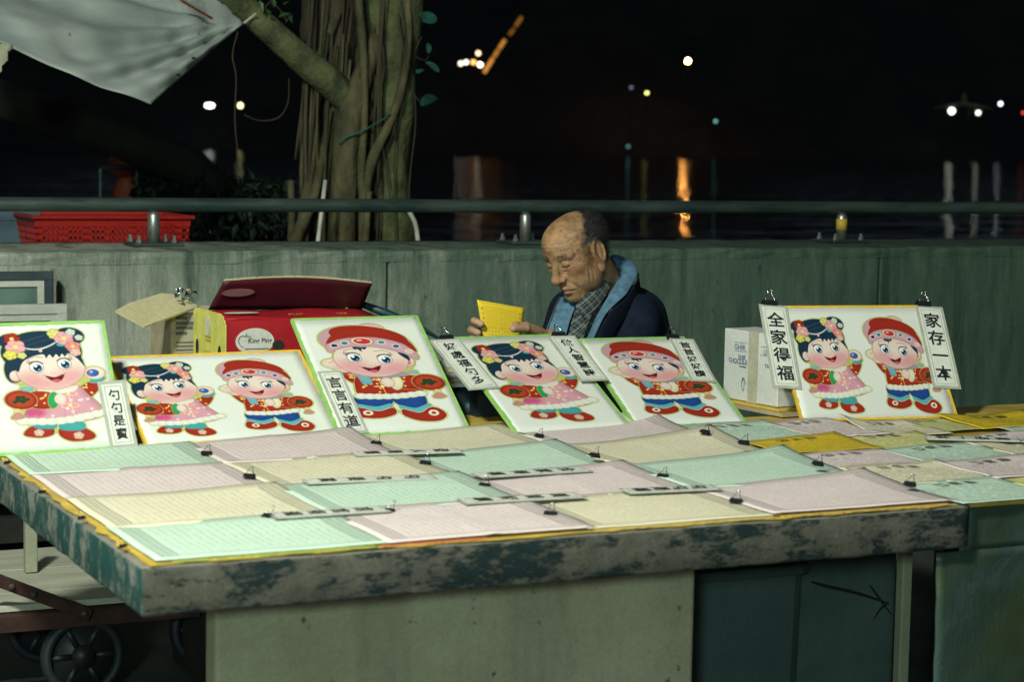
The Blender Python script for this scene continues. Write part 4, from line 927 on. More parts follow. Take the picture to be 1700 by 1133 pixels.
def clip(label, loc, M3=None, sc=1.0, grp='binder clips'):
    if not used[0]: o = CLIP[0]; used[0] = True
    else: o = copy_tree(CLIP[0])
    o.location = loc; o.scale = (sc,) * 3
    if M3 is not None: o.rotation_euler = M3.to_euler()
    o['label'] = label; o['group'] = grp; return o
TS = [  # strips lying on the table: chars, left px, right px, label
 ('句句是寶', (505, 800), (722, 792), 'clear text strip lying on the cream sheet left of centre'),
 ('言言有道', (450, 857), (640, 845), 'white text strip with a clip at each end above the front pink sheet'),
 ('首首好讀', (765, 833), (965, 822), 'grey text strip lying across the middle pink sheet above the front cream sheet'),
 ('句句是福', (1035, 816), (1190, 809), 'clear text strip lying on the mint sheet right of centre'),
 ('做人智慧', (585, 754), (765, 748), 'blank looking clear strip lying below the tall boy board'),
 ('全家得福', (790, 790), (975, 779), 'clear text strip along the front of the middle mint sheet'),
 ('家存一本', (1535, 727), (1695, 731), 'clear text strip lying before the deep yellow sheet at the far right')]
for ch, a, b, lb in TS:
    pa = atz(*a, ZT + .016); pb = atz(*b, ZT + .016); ux = (pb - pa); w = ux.length; ux.normalize(); uy = Vector((-ux.y, ux.x, 0))
    o = strip(lb, ch, (pa + pb) / 2 + Vector((0, 0, 0)), uy * -1, ux, .062, w, grp='text strips lying on the table')
    # lay upper end to the right: characters run left to right
for lb, px, py, az, s in (
    ('binder clip at the near left corner of the left mint sheet', 207, 905, 1.9, .6), ('binder clip on the left table edge beside the cream sheet', 138, 858, 1.9, .6), ('binder clip on the left table edge beside the pink sheet', 72, 815, 1.9, .6), ('binder clip at the far left below the leftmost board', 14, 766, 1.9, .6),
    ('black binder clip on the left end of the white text strip', 440, 857, .4, 1), ('black binder clip on the right end of the white text strip', 642, 848, .4, 1), ('binder clip between the left pink and the cream sheet', 412, 790, .9, 1), ('binder clip below the landscape board at left', 341, 752, .9, 1),
    ('binder clip between the cream and the middle mint sheet', 704, 768, .7, 1), ('binder clip right of the pink sheet below the tall boy board', 622, 735, .7, 1), ('binder clip on the left corner of the middle pink sheet', 802, 806, .7, 1), ('binder clip between the front pink and the front cream sheet', 912, 853, .8, 1),
    ('binder clip on the raised right corner of the middle mint sheet', 984, 755, .5, 1), ('binder clip just below the girl board in the middle', 893, 722, .6, .9), ('binder clip on the corner between middle pink and right mint sheet', 1098, 790, .6, 1), ('binder clip on the raised corner of the sheet below the boy board', 1168, 716, .5, 1),
    ('binder clip on the raised corner of the right cream sheet', 1232, 734, .5, 1.05), ('binder clip on the back corner of the front cream sheet', 1220, 832, .7, 1.05), ('binder clip on the corner of the right mint sheet', 1355, 769, .5, 1), ('binder clip on the raised back corner of the front right pink sheet', 1508, 803, .5, 1)):
    z = {1168: .025, 1232: .028, 1355: .024, 1508: .02, 984: .016, 893: .008}.get(px, .006)
    p = atz(px, py + 4, ZT + .004 + z); up = Matrix.Rotation(az, 3, 'Z') @ Matrix.Rotation(R_(78), 3, 'Y')
    clip(lb, p, up, s * .76, 'binder clips on the table sheets')

# ---------------------------------------------------------------- leaning boards with dolls
GA = doll_art([girl], (0, 0, 390, 565)); BA = doll_art([boy], (372, 0, 762, 575)); PA = doll_art([girl, boy], (-12, -22, 752, 566))
MG, MBo, MP = print_mat('girl_print', GA), print_mat('boy_print', BA), print_mat('pair_print', PA)
ART = dict(g=(MG, 390 / 565), b=(MBo, 390 / 575), p=(MP, None))
BP = {}
def board(key, label, bl, br, tl, tr, art, edge, artbox, cat='poster'):
    "corner pixels on the table (bottom) and at the top; builds a board of real thickness leaning back"
    ZB0 = ZT + .006
    if key == 'b6': ZB0 = ZT + .004
    pbr = atz(*br, ZB0); pbl = atz(*bl, ZB0); ux = (pbr - pbl); ux.z = 0; w = ux.length; ux.normalize()
    d = wray(*tr)  # top right on the plane through pbr perpendicular to ux
    t = (np.dot(np.array(pbr) - CAM_C, np.array(ux))) / np.dot(d, np.array(ux)); ptr = Vector(CAM_C + d * t); uy = (ptr - pbr); h = uy.length; uy.normalize()
    n = ux.cross(uy); ptl = onpl(*tl, ptr, n)
    w = (w + (ptr - ptl).length) / 2 if key not in ('b1', 'b3') else (.34 if key == 'b1' else max(w, (ptr - ptl).length))
    o = thing('doll_board', label, cat, tuple(pbr - ux * w / 2), group='boards with printed dolls leaning at the back of the table')
    o.rotation_euler = Matrix((ux, uy, n)).transposed().to_euler(); T = .007
    g = MB(); g.box((-w / 2, 0, -T), (w / 2, h, -.0006)); g.build('backing_board', M['board_back'], o)
    q = random.Random(len(label)); e = .0052
    g = MB(); N = 26
    def tape(a, b, vert):
        for i in range(N):
            s0, s1 = i / N, (i + 1) / N; r = q.uniform(.75, 1.25) * e
            if vert: g.box((a[0] - .0012, a[1] + (b[1] - a[1]) * s0, -T - .001), (a[0] + r, a[1] + (b[1] - a[1]) * s1, .0018)) if a[0] < 0 else g.box((a[0] - r, a[1] + (b[1] - a[1]) * s0, -T - .001), (a[0] + .0012, a[1] + (b[1] - a[1]) * s1, .0018))
            else:
                yy = a[1]; g.box((a[0] + (b[0] - a[0]) * s0, yy - (.0012 if yy < h / 2 else r), -T - .001), (a[0] + (b[0] - a[0]) * s1, yy + (r if yy < h / 2 else .0012), .0018))
    tape((-w / 2, 0), (-w / 2, h), 1); tape((w / 2, 0), (w / 2, h), 1); tape((-w / 2 + e, 0), (w / 2 - e, 0), 0); tape((-w / 2 + e, h), (w / 2 - e, h), 0)
    g.build('edge_tape', M[edge], o)
    n1, n2 = 16, 12
    g = MB(); P = [[Vector((-w / 2 + w * i / n1, h * j / n2, .0006 + .00035 * math.sin(i * .9 + j * .5) * (0 if i in (0, n1) or j in (0, n2) else 1))) for i in range(n1 + 1)] for j in range(n2 + 1)]
    g.grid(P); s = g.build('printed_face', ART[art][0], o, True)
    u0, v0, u1, v1 = artbox  # part of the board covered by the art image, in board fractions
    uvmap(s, lambda co, k: (((co.x + w / 2) / w - u0) / (u1 - u0), (co.y / h - v0) / (v1 - v0)))
    sh = s.modifiers.new('t', 'SOLIDIFY'); sh.thickness = .0005; sh.offset = -1
    BP[key] = (pbr, ux, uy, n, w, h, o); return o
board('b1', 'green edged board at far left with the girl doll, a text strip at its right', (0, 758), (208, 745), (0, 541), (172, 533), 'g', 'green_edge', (.17, .03, 1.0, .985))
board('b2', 'yellow edged landscape board with both dolls leaning in front of the red carton', (240, 742), (568, 722), (185, 591), (497, 582), 'p', 'yellow_edge', (-.04, .03, .945, .985))
board('b3', 'tall green edged board with the boy doll right of the red carton', (602, 724), (780, 714), (482, 526), (692, 525), 'b', 'green_edge', (.04, .04, 1.03, .97))
board('b4', 'green edged board with the girl doll leaning in front of the seated man', (868, 722), (1050, 712), (735, 562), (925, 556), 'g', 'green_edge', (.03, .05, .95, .97))
board('b5', 'green edged board with the boy doll in front of the man at right', (1062, 710), (1240, 703), (950, 557), (1135, 560), 'b', 'green_edge', (.05, .03, .97, 1.0))
board('b6', 'yellow edged landscape board with both dolls standing at the far right', (1318, 700), (1590, 694), (1292, 505), (1532, 508), 'p', 'yellow_edge', (0.02, .01, .98, .97))
def strip_on(key, label, chars, tl, tr, br, bl, lift=.005, sz=None):
    pbr, ux, uy, n, w, h, o = BP[key]; p0 = pbr + n * lift
    A, B, Cc, D = [onpl(*p, p0, n) for p in (tl, tr, br, bl)]
    vx = ((B - A) + (Cc - D)).normalized(); vy = ((A - D) + (B - Cc)); ln = vy.length / 2; vy = (vy - vx * vy.dot(vx)).normalized(); wd = ((B - A).length + (Cc - D).length) / 2
    strip(label, chars, (A + B + Cc + D) / 4, vx, vy, wd, ln, sz=sz); return (A + B) / 2, vx, vy, n
strip_on('b1', 'text strip hanging between the leftmost girl board and the landscape board', '句句是寶', (155, 636), (196, 632), (240, 741), (190, 745), sz=.050)
strip_on('b3', 'text strip in front of the tall boy board left of the doll', '言言有道', (528, 617), (567, 615), (612, 719), (570, 722), sz=.050)
tops = []
tops.append(strip_on('b4', 'text strip clipped over the left edge of the girl board before the man', '好處福句多', (715, 565), (768, 561), (824, 645), (775, 648)))
tops.append(strip_on('b4', 'text strip clipped between girl board and boy board before the man', '做人智慧詩', (912, 558), (958, 557), (1008, 632), (960, 633), .012))
tops.append(strip_on('b5', 'text strip clipped over the right corner of the boy board', '首首好好讀', (1103, 562), (1143, 562), (1199, 636), (1155, 632)))
tops.append(strip_on('b6', 'text strip clipped over the left edge of the far right board', '全家得福', (1253, 505), (1300, 508), (1338, 647), (1290, 644), sz=.056))
tops.append(strip_on('b6', 'text strip clipped over the right edge of the far right board', '家存一本', (1515, 508), (1559, 509), (1602, 648), (1554, 643), sz=.056))
for (p, vx, vy, n), lb, dx in zip(tops, ('binder clip holding the strip on the left edge of the girl board', 'binder clip holding the strip below the blue collar of the man', 'binder clip holding the strip at the right corner of the boy board', 'binder clip on top of the far right board above its left strip', 'binder clip on top of the far right board above its right strip'), (.003, -.01, -.01, .004, -.004)):
    m = Matrix((n, vx, vy)).transposed()
    clip(lb, p + vx * dx - n * .004 - vy * .004, m, 1.15 if 'far right' not in lb else 1.25, 'binder clips on the boards')
# small rests the boards lean on
rest = thing('foam_block_rest', 'dark block behind the boards that props them up', 'block', (2.45, 4.70, ZT + .001))
g = MB(); g.box((-.30, -.03, 0), (.28, .02, .10)); g.build('block', M['dark_bag'], rest)

# ---------------------------------------------------------------- cartons and stacks behind the boards
st = thing('yellow_topped_crate', 'tall crate with a mustard yellow top board carrying the red carton', 'crate', (1.6, 5.05, 0)); ZC = .852
g = MB(); g.box((-.04, -.20, 0), (.42, .34, ZC - .012)); g.build('crate_body', M['dark_bark'], st, bevel=.004)
g = MB(); g.box((-.47, -.29, ZC - .011), (.43, .35, ZC)); g.build('top_board', M['gold_top'], st)
kx0, ky0, kz1 = 1.523, 4.80, 1.004; kx1 = 1.93
kc = thing('red_apple_carton', 'red and yellow fruit carton with its dark red lid flap standing open', 'carton', (kx0, ky0, ZC + .001)); KL = kc.location
def wallbox(name, lo, hi, mat, parent, bevel=.0015):
    g = MB(); g.box(lo, hi); return g.build(name, mat, parent, bevel=bevel)
kw = kx1 - kx0; kh = kz1 - KL.z; kd = .27
wallbox('front_panel', (0, 0, 0), (kw, .004, kh), M['red_card'], kc)
wallbox('back_panel', (0, kd - .004, 0), (kw, kd, kh), M['red_card'], kc); wallbox('right_panel', (kw - .004, .005, 0), (kw, kd - .005, kh), M['yellow_card'], kc); wallbox('bottom_panel', (.005, .005, 0), (kw - .005, kd - .005, .004), M['kraft'], kc)
# yellow end with two hand holes, arched top corner
def end_panel():
    pts = [(0, 0), (kd, 0), (kd, kh + .005), (kd - .02, kh + .012), (.05, kh + .012), (.02, kh + .004), (0, kh - .012)]
    k = len(pts); V = [(x, y, z) for x in (-.001, .003) for y, z in pts]
    return mesh('end_panel', V, [tuple(range(k)), tuple(range(k, 2 * k))[::-1]] + [(k + i, k + (i + 1) % k, (i + 1) % k, i) for i in range(k)], M['yellow_card'], kc)
ep = end_panel()
def disc(name, c, u, v, ru, rv, mat, parent, n=24, th=.0008, nrm=None):
    nn = nrm or u.cross(v).normalized(); V = []
    for d in (0, th):
        for a in range(n): V.append(c + u * ru * math.cos(2 * math.pi * a / n) + v * rv * math.sin(2 * math.pi * a / n) + nn * d)
    return mesh(name, V, [tuple(range(n))[::-1], tuple(range(n, 2 * n))] + [(a, (a + 1) % n, n + (a + 1) % n, n + a) for a in range(n)], mat, parent)
ax, ay, az = Vector((1, 0, 0)), Vector((0, 1, 0)), Vector((0, 0, 1))
for yy in (.045, .235): disc('hand_hole', Vector((-.0015, yy, kh * .42)), -ay, az, .012, .020, M['ink'], ep)
disc('round_label', Vector((-.0015, .145, kh * .83)), -ay, az, .020, .026, M['white_print'], ep)
for zz, wd in ((.62, .05), (.56, .045), (.38, .07), (.33, .07), (.28, .06)):
    g = MB(); g.box((-.0018, .14 - wd / 2, kh * zz), (-.0010, .14 + wd / 2, kh * zz + (.006 if zz > .5 else .002))); g.build('printed_line', flat('ochre_print', (.38, .30, .04)), ep)
# top half flap (red) folded flat, and back flap standing
g = MB(); P = []
g.grid([[Vector((kw * i / 12, .0 + .15 * j / 5, kh + .002 + .010 * (j / 5) + .002 * math.sin(i))) for i in range(13)] for j in range(6)]); s = g.build('front_flap', M['red_card'], kc, True); s.modifiers.new('t', 'SOLIDIFY').thickness = .003
disc('printed_oval', Vector((.06, .06, kh + .012)), ax, ay, .045, .02, M['white_print'], s)
fl_pts_b = [at(345, 514, 5.0), at(601, 512, 5.0)]; 
def lid():
    n = 24; P = []
    B0, B1 = at(346, 513, 5.02), at(600, 513, 5.02); T0_, T1 = at(372, 466, 4.97), at(617, 470, 4.97)
    for j in range(7):
        v = j / 6; row = []
        for i in range(n + 1):
            u = i / n; p = B0.lerp(B1, u).lerp(T0_.lerp(T1, u), v); p += Vector((0, -.02 * math.sin(math.pi * v) * 0, (.012 * math.sin(math.pi * u)) * v)); row.append(p - KL)
        P.append(row)
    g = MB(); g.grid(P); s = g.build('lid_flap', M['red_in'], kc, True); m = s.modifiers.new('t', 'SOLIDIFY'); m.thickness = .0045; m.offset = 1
    P2 = P[-1]; g = MB(); q = random.Random(1)
    for i in range(90):
        u = i / 90 * n; a = P2[int(u)].lerp(P2[min(int(u) + 1, n)], u - int(u)); g.box(tuple(a + Vector((-.0012, -.0055, -.001))), tuple(a + Vector((.0012, .0005, .003 + .0015 * q.random()))))
    tag(g.build('corrugated_edge', M['kraft_light'], s), kind='stuff')
    c = at(395, 486, 4.985) - KL; u = (P[3][12] - P[3][0]).normalized(); v = (P[6][5] - P[0][5]).normalized(); disc('printed_oval', c - Vector((0, .002, 0)), u, v, .044, .013, flat('lid_oval', (.24, .10, .10)), s, nrm=Vector((0, -1, .1)).normalized())
lid()
# round brand label on the front
lc = at(423, 567, ky0 - .0004) - KL; disc('round_label', lc, ax, az, .050, .033, M['white_print'], kc, 36, nrm=-ay)
s = text_geo('King Ping', .0165, .0003, 'label_text', M['ink'], kc); s.location = at(432, 567, ky0 - .0012) - KL; s.rotation_euler = (R_(90), 0, 0)
g = MB(); a = at(407, 580, ky0) - KL; b = at(446, 579, ky0) - KL; g.box((a.x, -.0020, a.z - .001), (b.x, -.0012, a.z + .001)); g.build('label_line', flat('dark_red_line', (.12, .01, .01)), kc)
ap = [(404, 577), (399, 574), (396, 566), (400, 559), (407, 559), (413, 559), (418, 562)]
P = catmull([at(*p, ky0 - .0016) - KL for p in ap], 5); g = MB(); g.tube(P, .0009, 5); g.tube([at(408, 559, ky0 - .0016) - KL, at(410, 554, ky0 - .0016) - KL], .0009, 5); g.build('apple_outline', flat('apple_line', (.10, .02, .015)), kc)
disc('hand_hole', at(462, 573, ky0 - .0006) - KL, ax, az, .016, .013, M['ink'], kc, nrm=-ay)
s = text_geo('KING PING', .018, .0005, 'lid_text', flat('ochre_text', (.45, .18, .04)), kc, 1.8); s.location = at(528, 521, 4.86) - KL; s.rotation_euler = (R_(8), 0, 0)
# yellow inner flap at its right
g = MB(); g.grid([[at(*p, y) - KL for p, y in (((575, 513), 5.0), ((625, 527), 4.92))], [at(*p, y) - KL for p, y in (((560, 520), 4.9), ((585, 530), 4.84))]]); s = g.build('right_flap', M['yellow_card'], kc); s.modifiers.new('t', 'SOLIDIFY').thickness = .003
# beige carton behind at left with its flap hanging open
bx = thing('beige_carton', 'beige printed carton with one pale flap open to the left behind the yellow carton end', 'carton', (1.50, 5.12, ZC + .001)); BL = bx.location
x0 = at(284, 588, 5.12).x - 1.5; x1 = x0 + .26; ht = at(284, 520, 5.12).z - BL.z
g = MB(); g.box((x0, 0, 0), (x1, .004, ht)); f = g.build('front_panel', M['beige_card'], bx, bevel=.001)
for lo, hi in (((x0, .005, 0), (x0 + .004, .2, ht)), ((x1 - .004, .005, 0), (x1, .2, ht)), ((x0, .201, 0), (x1, .205, ht))): wallbox('side_panel', lo, hi, M['beige_card'], bx)
for k, (yy, w_) in enumerate(((.88, .03), (.78, .05), (.70, .045), (.60, .03), (.45, .075), (.38, .07), (.31, .075), (.24, .07), (.17, .06))):
    g = MB(); g.box((x0 + .012, -.0016, ht * yy), (x0 + .012 + w_, -.0008, ht * yy + (.008 if k < 4 else .003))); g.build('printed_line', M['print_grey'], f)
fp = [at(191, 516, 4.97), at(215, 503, 5.02), at(268, 487, 5.12), at(292, 489, 5.13), at(331, 508, 5.13), at(240, 542, 4.98)]
V = [p - BL for p in fp] + [p - BL - Vector((0, -.001, .005)) for p in fp]
mesh('open_flap', V, [tuple(range(6)), tuple(range(6, 12))[::-1]] + [(i + 6, (i + 1) % 6 + 6, (i + 1) % 6, i) for i in range(6)], M['kraft_light'], bx)
# shiny foil scrap
fo = thing('foil_scrap', 'crumpled shiny foil scrap on top of the open pale flap', 'foil', tuple(at(308, 489, 5.10)))
g = MB(); q = random.Random(6)
for k in range(26):
    c = Vector((q.uniform(-.022, .022), q.uniform(-.01, .01), q.uniform(-.008, .012))); V = [c + Vector((q.uniform(-.010, .010), q.uniform(-.010, .010), q.uniform(-.010, .010))) for _ in range(3)]; g.add(V, [(0, 1, 2)])
g.build('foil', flat('foil', (.75, .78, .78), .15, 1), fo)
# strap or cord on the box
# dark bags and bundle in the gap
dg_ = thing('dark_fabric_bag', 'dark teal fabric bag slumped in the gap behind the boards', 'bag', (2.22, 4.86, 0))
def blobbag(o, c, r, mat, name, seed, zb=None):
    bm = bmesh.new(); bmesh.ops.create_icosphere(bm, subdivisions=4, radius=1)
    for v in bm.verts:
        n = v.co.copy(); k = 1 + .16 * _mn.noise(n * 2 + Vector((seed, 0, 0))) + .06 * _mn.noise(n * 7); v.co = Vector((n.x * r[0], n.y * r[1], n.z * r[2])) * k + Vector(c)
        if zb is not None: v.co.z = max(v.co.z, zb)
    me = bpy.data.meshes.new(name); bm.to_mesh(me); bm.free(); return link(name, me, mat, o, True)
blobbag(dg_, (0, .03, .56), (.22, .12, .27), M['dark_bag'], 'bag_body', 3); blobbag(dg_, (.06, -.045, .72), (.13, .06, .10), M['teal_bag'], 'side_pocket', 8)
g = MB(); g.box((-.22, -.09, 0), (.22, .14, .34)); g.build('bag_base', M['dark_bag'], dg_, bevel=.02)
bd = thing('paper_bundle', 'bundle of grey papers standing on the dark bag behind the first clipped strip', 'bundle', tuple(at(758, 640, 4.86)))
for k in range(5):
    g = MB(); g.box((-.05 + .003 * k, -.04, k * .013), (.055 + .002 * k, .04, k * .013 + .0115)); s = g.build('booklet', M['kraft_light'] if k % 2 else M['white_card'], bd)
o = thing('umbrella_tip', 'dark folded umbrella pointing down behind the tall boy board', 'umbrella', tuple(at(700, 543, 5.0)))
g = MB(); pp = [at(*p) - o.location for p in ((600, 505, 5.05), (640, 520, 5.03), (690, 540, 5.0), (728, 562, 4.97))]; g.tube(pp, [.009, .012, .009, .004], 10); g.build('folded_canopy', M['teal_bag'], o, True)
g = MB(); g.tube([pp[0] - (pp[1] - pp[0]).normalized() * .10, pp[0]], .006, 6); g.build('handle', M['dark_steel'], o, True)
# white chocolate carton on yellow envelopes
wb = thing('white_chocolate_carton', 'white chocolate carton with packing tape standing on yellow envelopes', 'carton', (0, 0, 0))
pn = at(1290, 677, 4.50); zb = pn.z; pf = atz(1200, 660, zb); ptop = at(1290, 560, 4.50)
hgt = None; dxy = (pf - pn); Lw = dxy.length; dxy.normalize(); nb = Vector((dxy.y, -dxy.x, 0));
if nb.y > 0: nb = -nb
# height from the far edge
dd = wray(1205, 545); t = (pf.y - CAM_C[1]) / dd[1]; hgt = (CAM_C + dd * t)[2] - zb
wb.location = pn; Mw = Matrix((-dxy, -nb, az)).transposed(); wb.rotation_euler = Mw.to_euler()
# local: x from far (-Lw) to near (0), y inwards, z up
g = MB(); g.box((-Lw, 0, 0), (0, .11, hgt)); g.build('carton_body', M['white_card'], wb, bevel=.002)
g = MB(); g.box((-Lw * .54, -.0012, -.001), (-Lw * .36, 0.001, hgt + .001)); g.build('packing_tape', M['tape'], wb)
def wtext(s, u, v, size, w=1.0, m='blue_print', off=.0003):
    t = text_geo(s, size, off, 'carton_text', M[m], wb, w); t.rotation_euler = (R_(90), 0, 0); t.location = (-Lw * (1 - u), -.0006, hgt * v); return t
wtext('GHIR', .30, .76, .020, 1.05); wtext('LI', .76, .74, .018); wtext('SHIE', .34, .62, .0165); wtext('CHOCOLA', .27, .56, .0165); wtext('TA', .80, .55, .015); wtext('Premium', .36, .49, .008, 1)
for u0, u1, v in ((.20, .42, .82), (.20, .42, .70), (.14, .44, .52), (.68, .80, .81), (.68, .80, .69)):
    g = MB(); g.box((-Lw * (1 - u0), -.0009, hgt * v), (-Lw * (1 - u1), -.0003, hgt * v + .0013)); g.build('printed_line', M['blue_print'], wb)
g = MB(); P = [Vector((-Lw * .62 + .009 * math.cos(a) * (1 - a / 12), -.0012, hgt * .24 + .018 * math.sin(a))) for a in np.linspace(0, 9, 40)]; g.tube(P, .0009, 5); g.build('emblem', M['blue_print'], wb)
g = MB(); g.box((-Lw * .38, .02, hgt), (-Lw * .15, .06, hgt + .03)); g.build('folded_tab', M['kraft_light'], wb)
ev = thing('yellow_envelope_stack', 'stack of yellow envelopes under the white chocolate carton', 'envelopes', tuple(pn)); ev.rotation_euler = wb.rotation_euler
q = random.Random(8); z = -.0015; k = 0
while pn.z + z > ZT + .012:
    a = q.uniform(-.012, .012); th = .0065; g = MB(); g.box((-Lw - .02 + a, -.012 + a, z - th), (.035 + a, .16 + a, z - .0006)); g.build('envelope', M['brown_env'] if k % 3 == 2 else M['yellow_env'], ev, bevel=.002); z -= th; k += 1
# board under them so that the stack rests on the crate
g = MB(); g.box((-Lw - .03, -.03, ZT + .001 - pn.z), (.06, .20, z)); g.build('bottom_board', M['kraft'], ev)

# ---------------------------------------------------------------- old window frames against the wall
def wframe(label, x0p, x1p, ytp, Y, hgt_, dark, thick):
    a = at(x0p, ytp, Y); b = at(x1p, ytp, Y); o = thing('old_window_frame', label, 'window frame', (b.x, Y, b.z - hgt_), group='old window frames leaning on the wall'); w = .55; h = hgt_
    m = M['wframe_d'] if dark else M['wframe']; t = thick
    for lo, hi in (((-w, 0, h - t), (0, .03, h)), ((-w, 0, 0), (0, .03, t)), ((-w, .0005, t), (-w + t, .0295, h - t)), ((-t, .0005, t), (0, .0295, h - t))):
        g = MB(); g.box(lo, hi); g.build('frame_bar', m, o, bevel=.002)
    t2 = t + .02
    for lo, hi in (((-w + t, .006, h - t2), (-t, .026, h - t)), ((-w + t, .006, t), (-t, .026, t2)), ((-t2, .0065, t2), (-t, .0255, h - t2)), ((-w + t, .0065, t2), (-w + t2, .0255, h - t2))):
        g = MB(); g.box(lo, hi); g.build('sash', M['wframe'], o)
    g = MB(); g.box((-w + t2, .014, t2), (-t2, .018, h - t2)); g.build('pane', M['glass'], o)
    if dark:
        g = MB(); g.box((.001, -.002, 0), (.009, .034, h + .006)); g.build('edge_strip', M['steel'], o)
    return o
wframe('dark blue framed old window leaning behind at the left edge', 0, 88, 451, 6.20, .5, True, .026)
wframe('weathered white old window frame leaning in front of the dark one', 0, 112, 505, 6.10, .42, False, .03)

# ---------------------------------------------------------------- hand cart at lower left
ct = thing('platform_cart', 'rusty framed cart with pale planks and dark wheels under the table at left', 'cart', (1.1, 4.9, 0)); CL = ct.location
def cpt(px, py, z): return atz(px, py, z) - CL
WR = .108; zc = .36
# wheels
wc = at(137, 1090, 5.12)
def wheel(c, ang=0):
    o = MB(); Mx = Matrix.Rotation(ang, 4, 'Z') @ Matrix.Rotation(R_(90), 4, 'X')
    Mx.translation = c
    g = MB(); r = WR; g.lathe([(r - .022, -.022), (r - .004, -.020), (r, -.008), (r, .008), (r - .004, .020), (r - .022, .022), (r - .026, 0), (r - .022, -.022)], 40, M=Mx, ring=True); w = g.build('wheel', M['rubber'], ct, True)
    g = MB(); g.lathe([(r - .0225, -.019), (r - .018, -.0225), (r - .006, -.0215), (r - .008, -.018), (r - .0225, -.019)], 40, M=Mx, ring=True); g.build('tyre_edge', M['bluerim'], w, True)
    g = MB(); g.lathe([(.03, .02), (.03, -.028), (.022, -.034), (.008, -.038)], 20, M=Mx); g.build('hub', M['rim'], w, True)
    g = MB(); g.lathe([(r - .022, -.004), (r - .022, .004)], 32, M=Mx); g.build('wheel_disc', M['rim'], w, True)
    for k in range(6):
        a = k * math.pi / 3; d = Vector((math.cos(a), math.sin(a), 0)); g = MB(); g.tube([Mx @ (d * .028), Mx @ (d * (r - .022))], .010, 6); g.build('spoke', M['rim'], w, True)
    g = MB(); g.lathe([(.007, -.040), (.007, -.050), (.002, -.052)], 8, M=Mx); g.build('axle_nut', M['steel'], w, True)
zc = wc.z + WR + .028
for (px, py, Y) in ((137, 1090, 5.12), (75, 1075, 5.5), (345, 1072, 5.3)):
    c = at(px, py, Y); c.z = wc.z; wheel(c - CL, 0)
g0 = at(0, 960, 4.7)
def beam(name, a, b, w, h, mat, par=None):
    a = Vector(a); b = Vector(b); d = (b - a); L = d.length; d.normalize(); s = Vector((0, 0, 1)).cross(d).normalized(); u = d.cross(s)
    g = MB(); g.box((0, -w / 2, -h / 2), (L, w / 2, h / 2), M=Matrix([[d[i], s[i], u[i], a[i]] for i in range(3)] + [[0, 0, 0, 1]])); return g.build(name, mat, par or ct, bevel=.002)
f1a = at(-60, 1042, 5.10) - CL; f1b = at(330, 1010, 5.10) - CL
beam('side_rail', f1a, f1b, .03, .045, M['cart_metal']); 
f2a = Vector((f1a.x, .95, f1a.z)); f2b = Vector((f1b.x, .95, f1b.z)); beam('side_rail', f2a, f2b, .03, .045, M['cart_metal'])
nP = 5
for k in range(nP):
    y0 = f1a.y + .02 + (f2a.y - f1a.y - .04) * k / nP; y1 = f1a.y + .02 + (f2a.y - f1a.y - .04) * (k + 1) / nP - .004
    g = MB(); g.box((f1a.x, y0, f1a.z + .023 + .001 * (k % 2)), (f1b.x, y1, f1a.z + .040 + .001 * (k % 2))); g.build('plank', M['cart_wood'], ct, bevel=.0015)
b1 = at(-20, 958, 5.07) - CL; b2 = at(150, 1022, 5.07) - CL; br_ = beam('diagonal_brace', b1, b2, .012, .032, M['cart_metal'])
for px, py in ((20, 975), (56, 988), (140, 1020)):
    c = at(px, py, 5.05) - CL; g = MB(); g.lathe([(.011, -.004), (.011, .004), (.005, .007)], 6, M=Matrix.Translation(c) @ Matrix.Rotation(R_(90), 4, 'X') @ Matrix.Scale(.75, 4)); g.build('bolt', M['rust_bolt'], br_)
pc = at(50, 900, 5.5) - CL
g = MB(); g.box((pc.x - .016, .58, f1a.z + .043), (pc.x + .016, .61, f1a.z + .043 + .17)); g.build('upright', M['post'], ct, bevel=.002)
cr = thing('slatted_pallet', 'dark wooden pallet pieces stacked behind the cart at the left edge', 'pallet', (1.15, 5.98, 0))
for k in range(4):
    g = MB(); g.box((-.35, .0 + k * .004, .0 + k * .12), (.45, .28, .075 + k * .12)); g.build('board', M['cart_metal'] if k % 2 else M['dark_bark'], cr, bevel=.003)

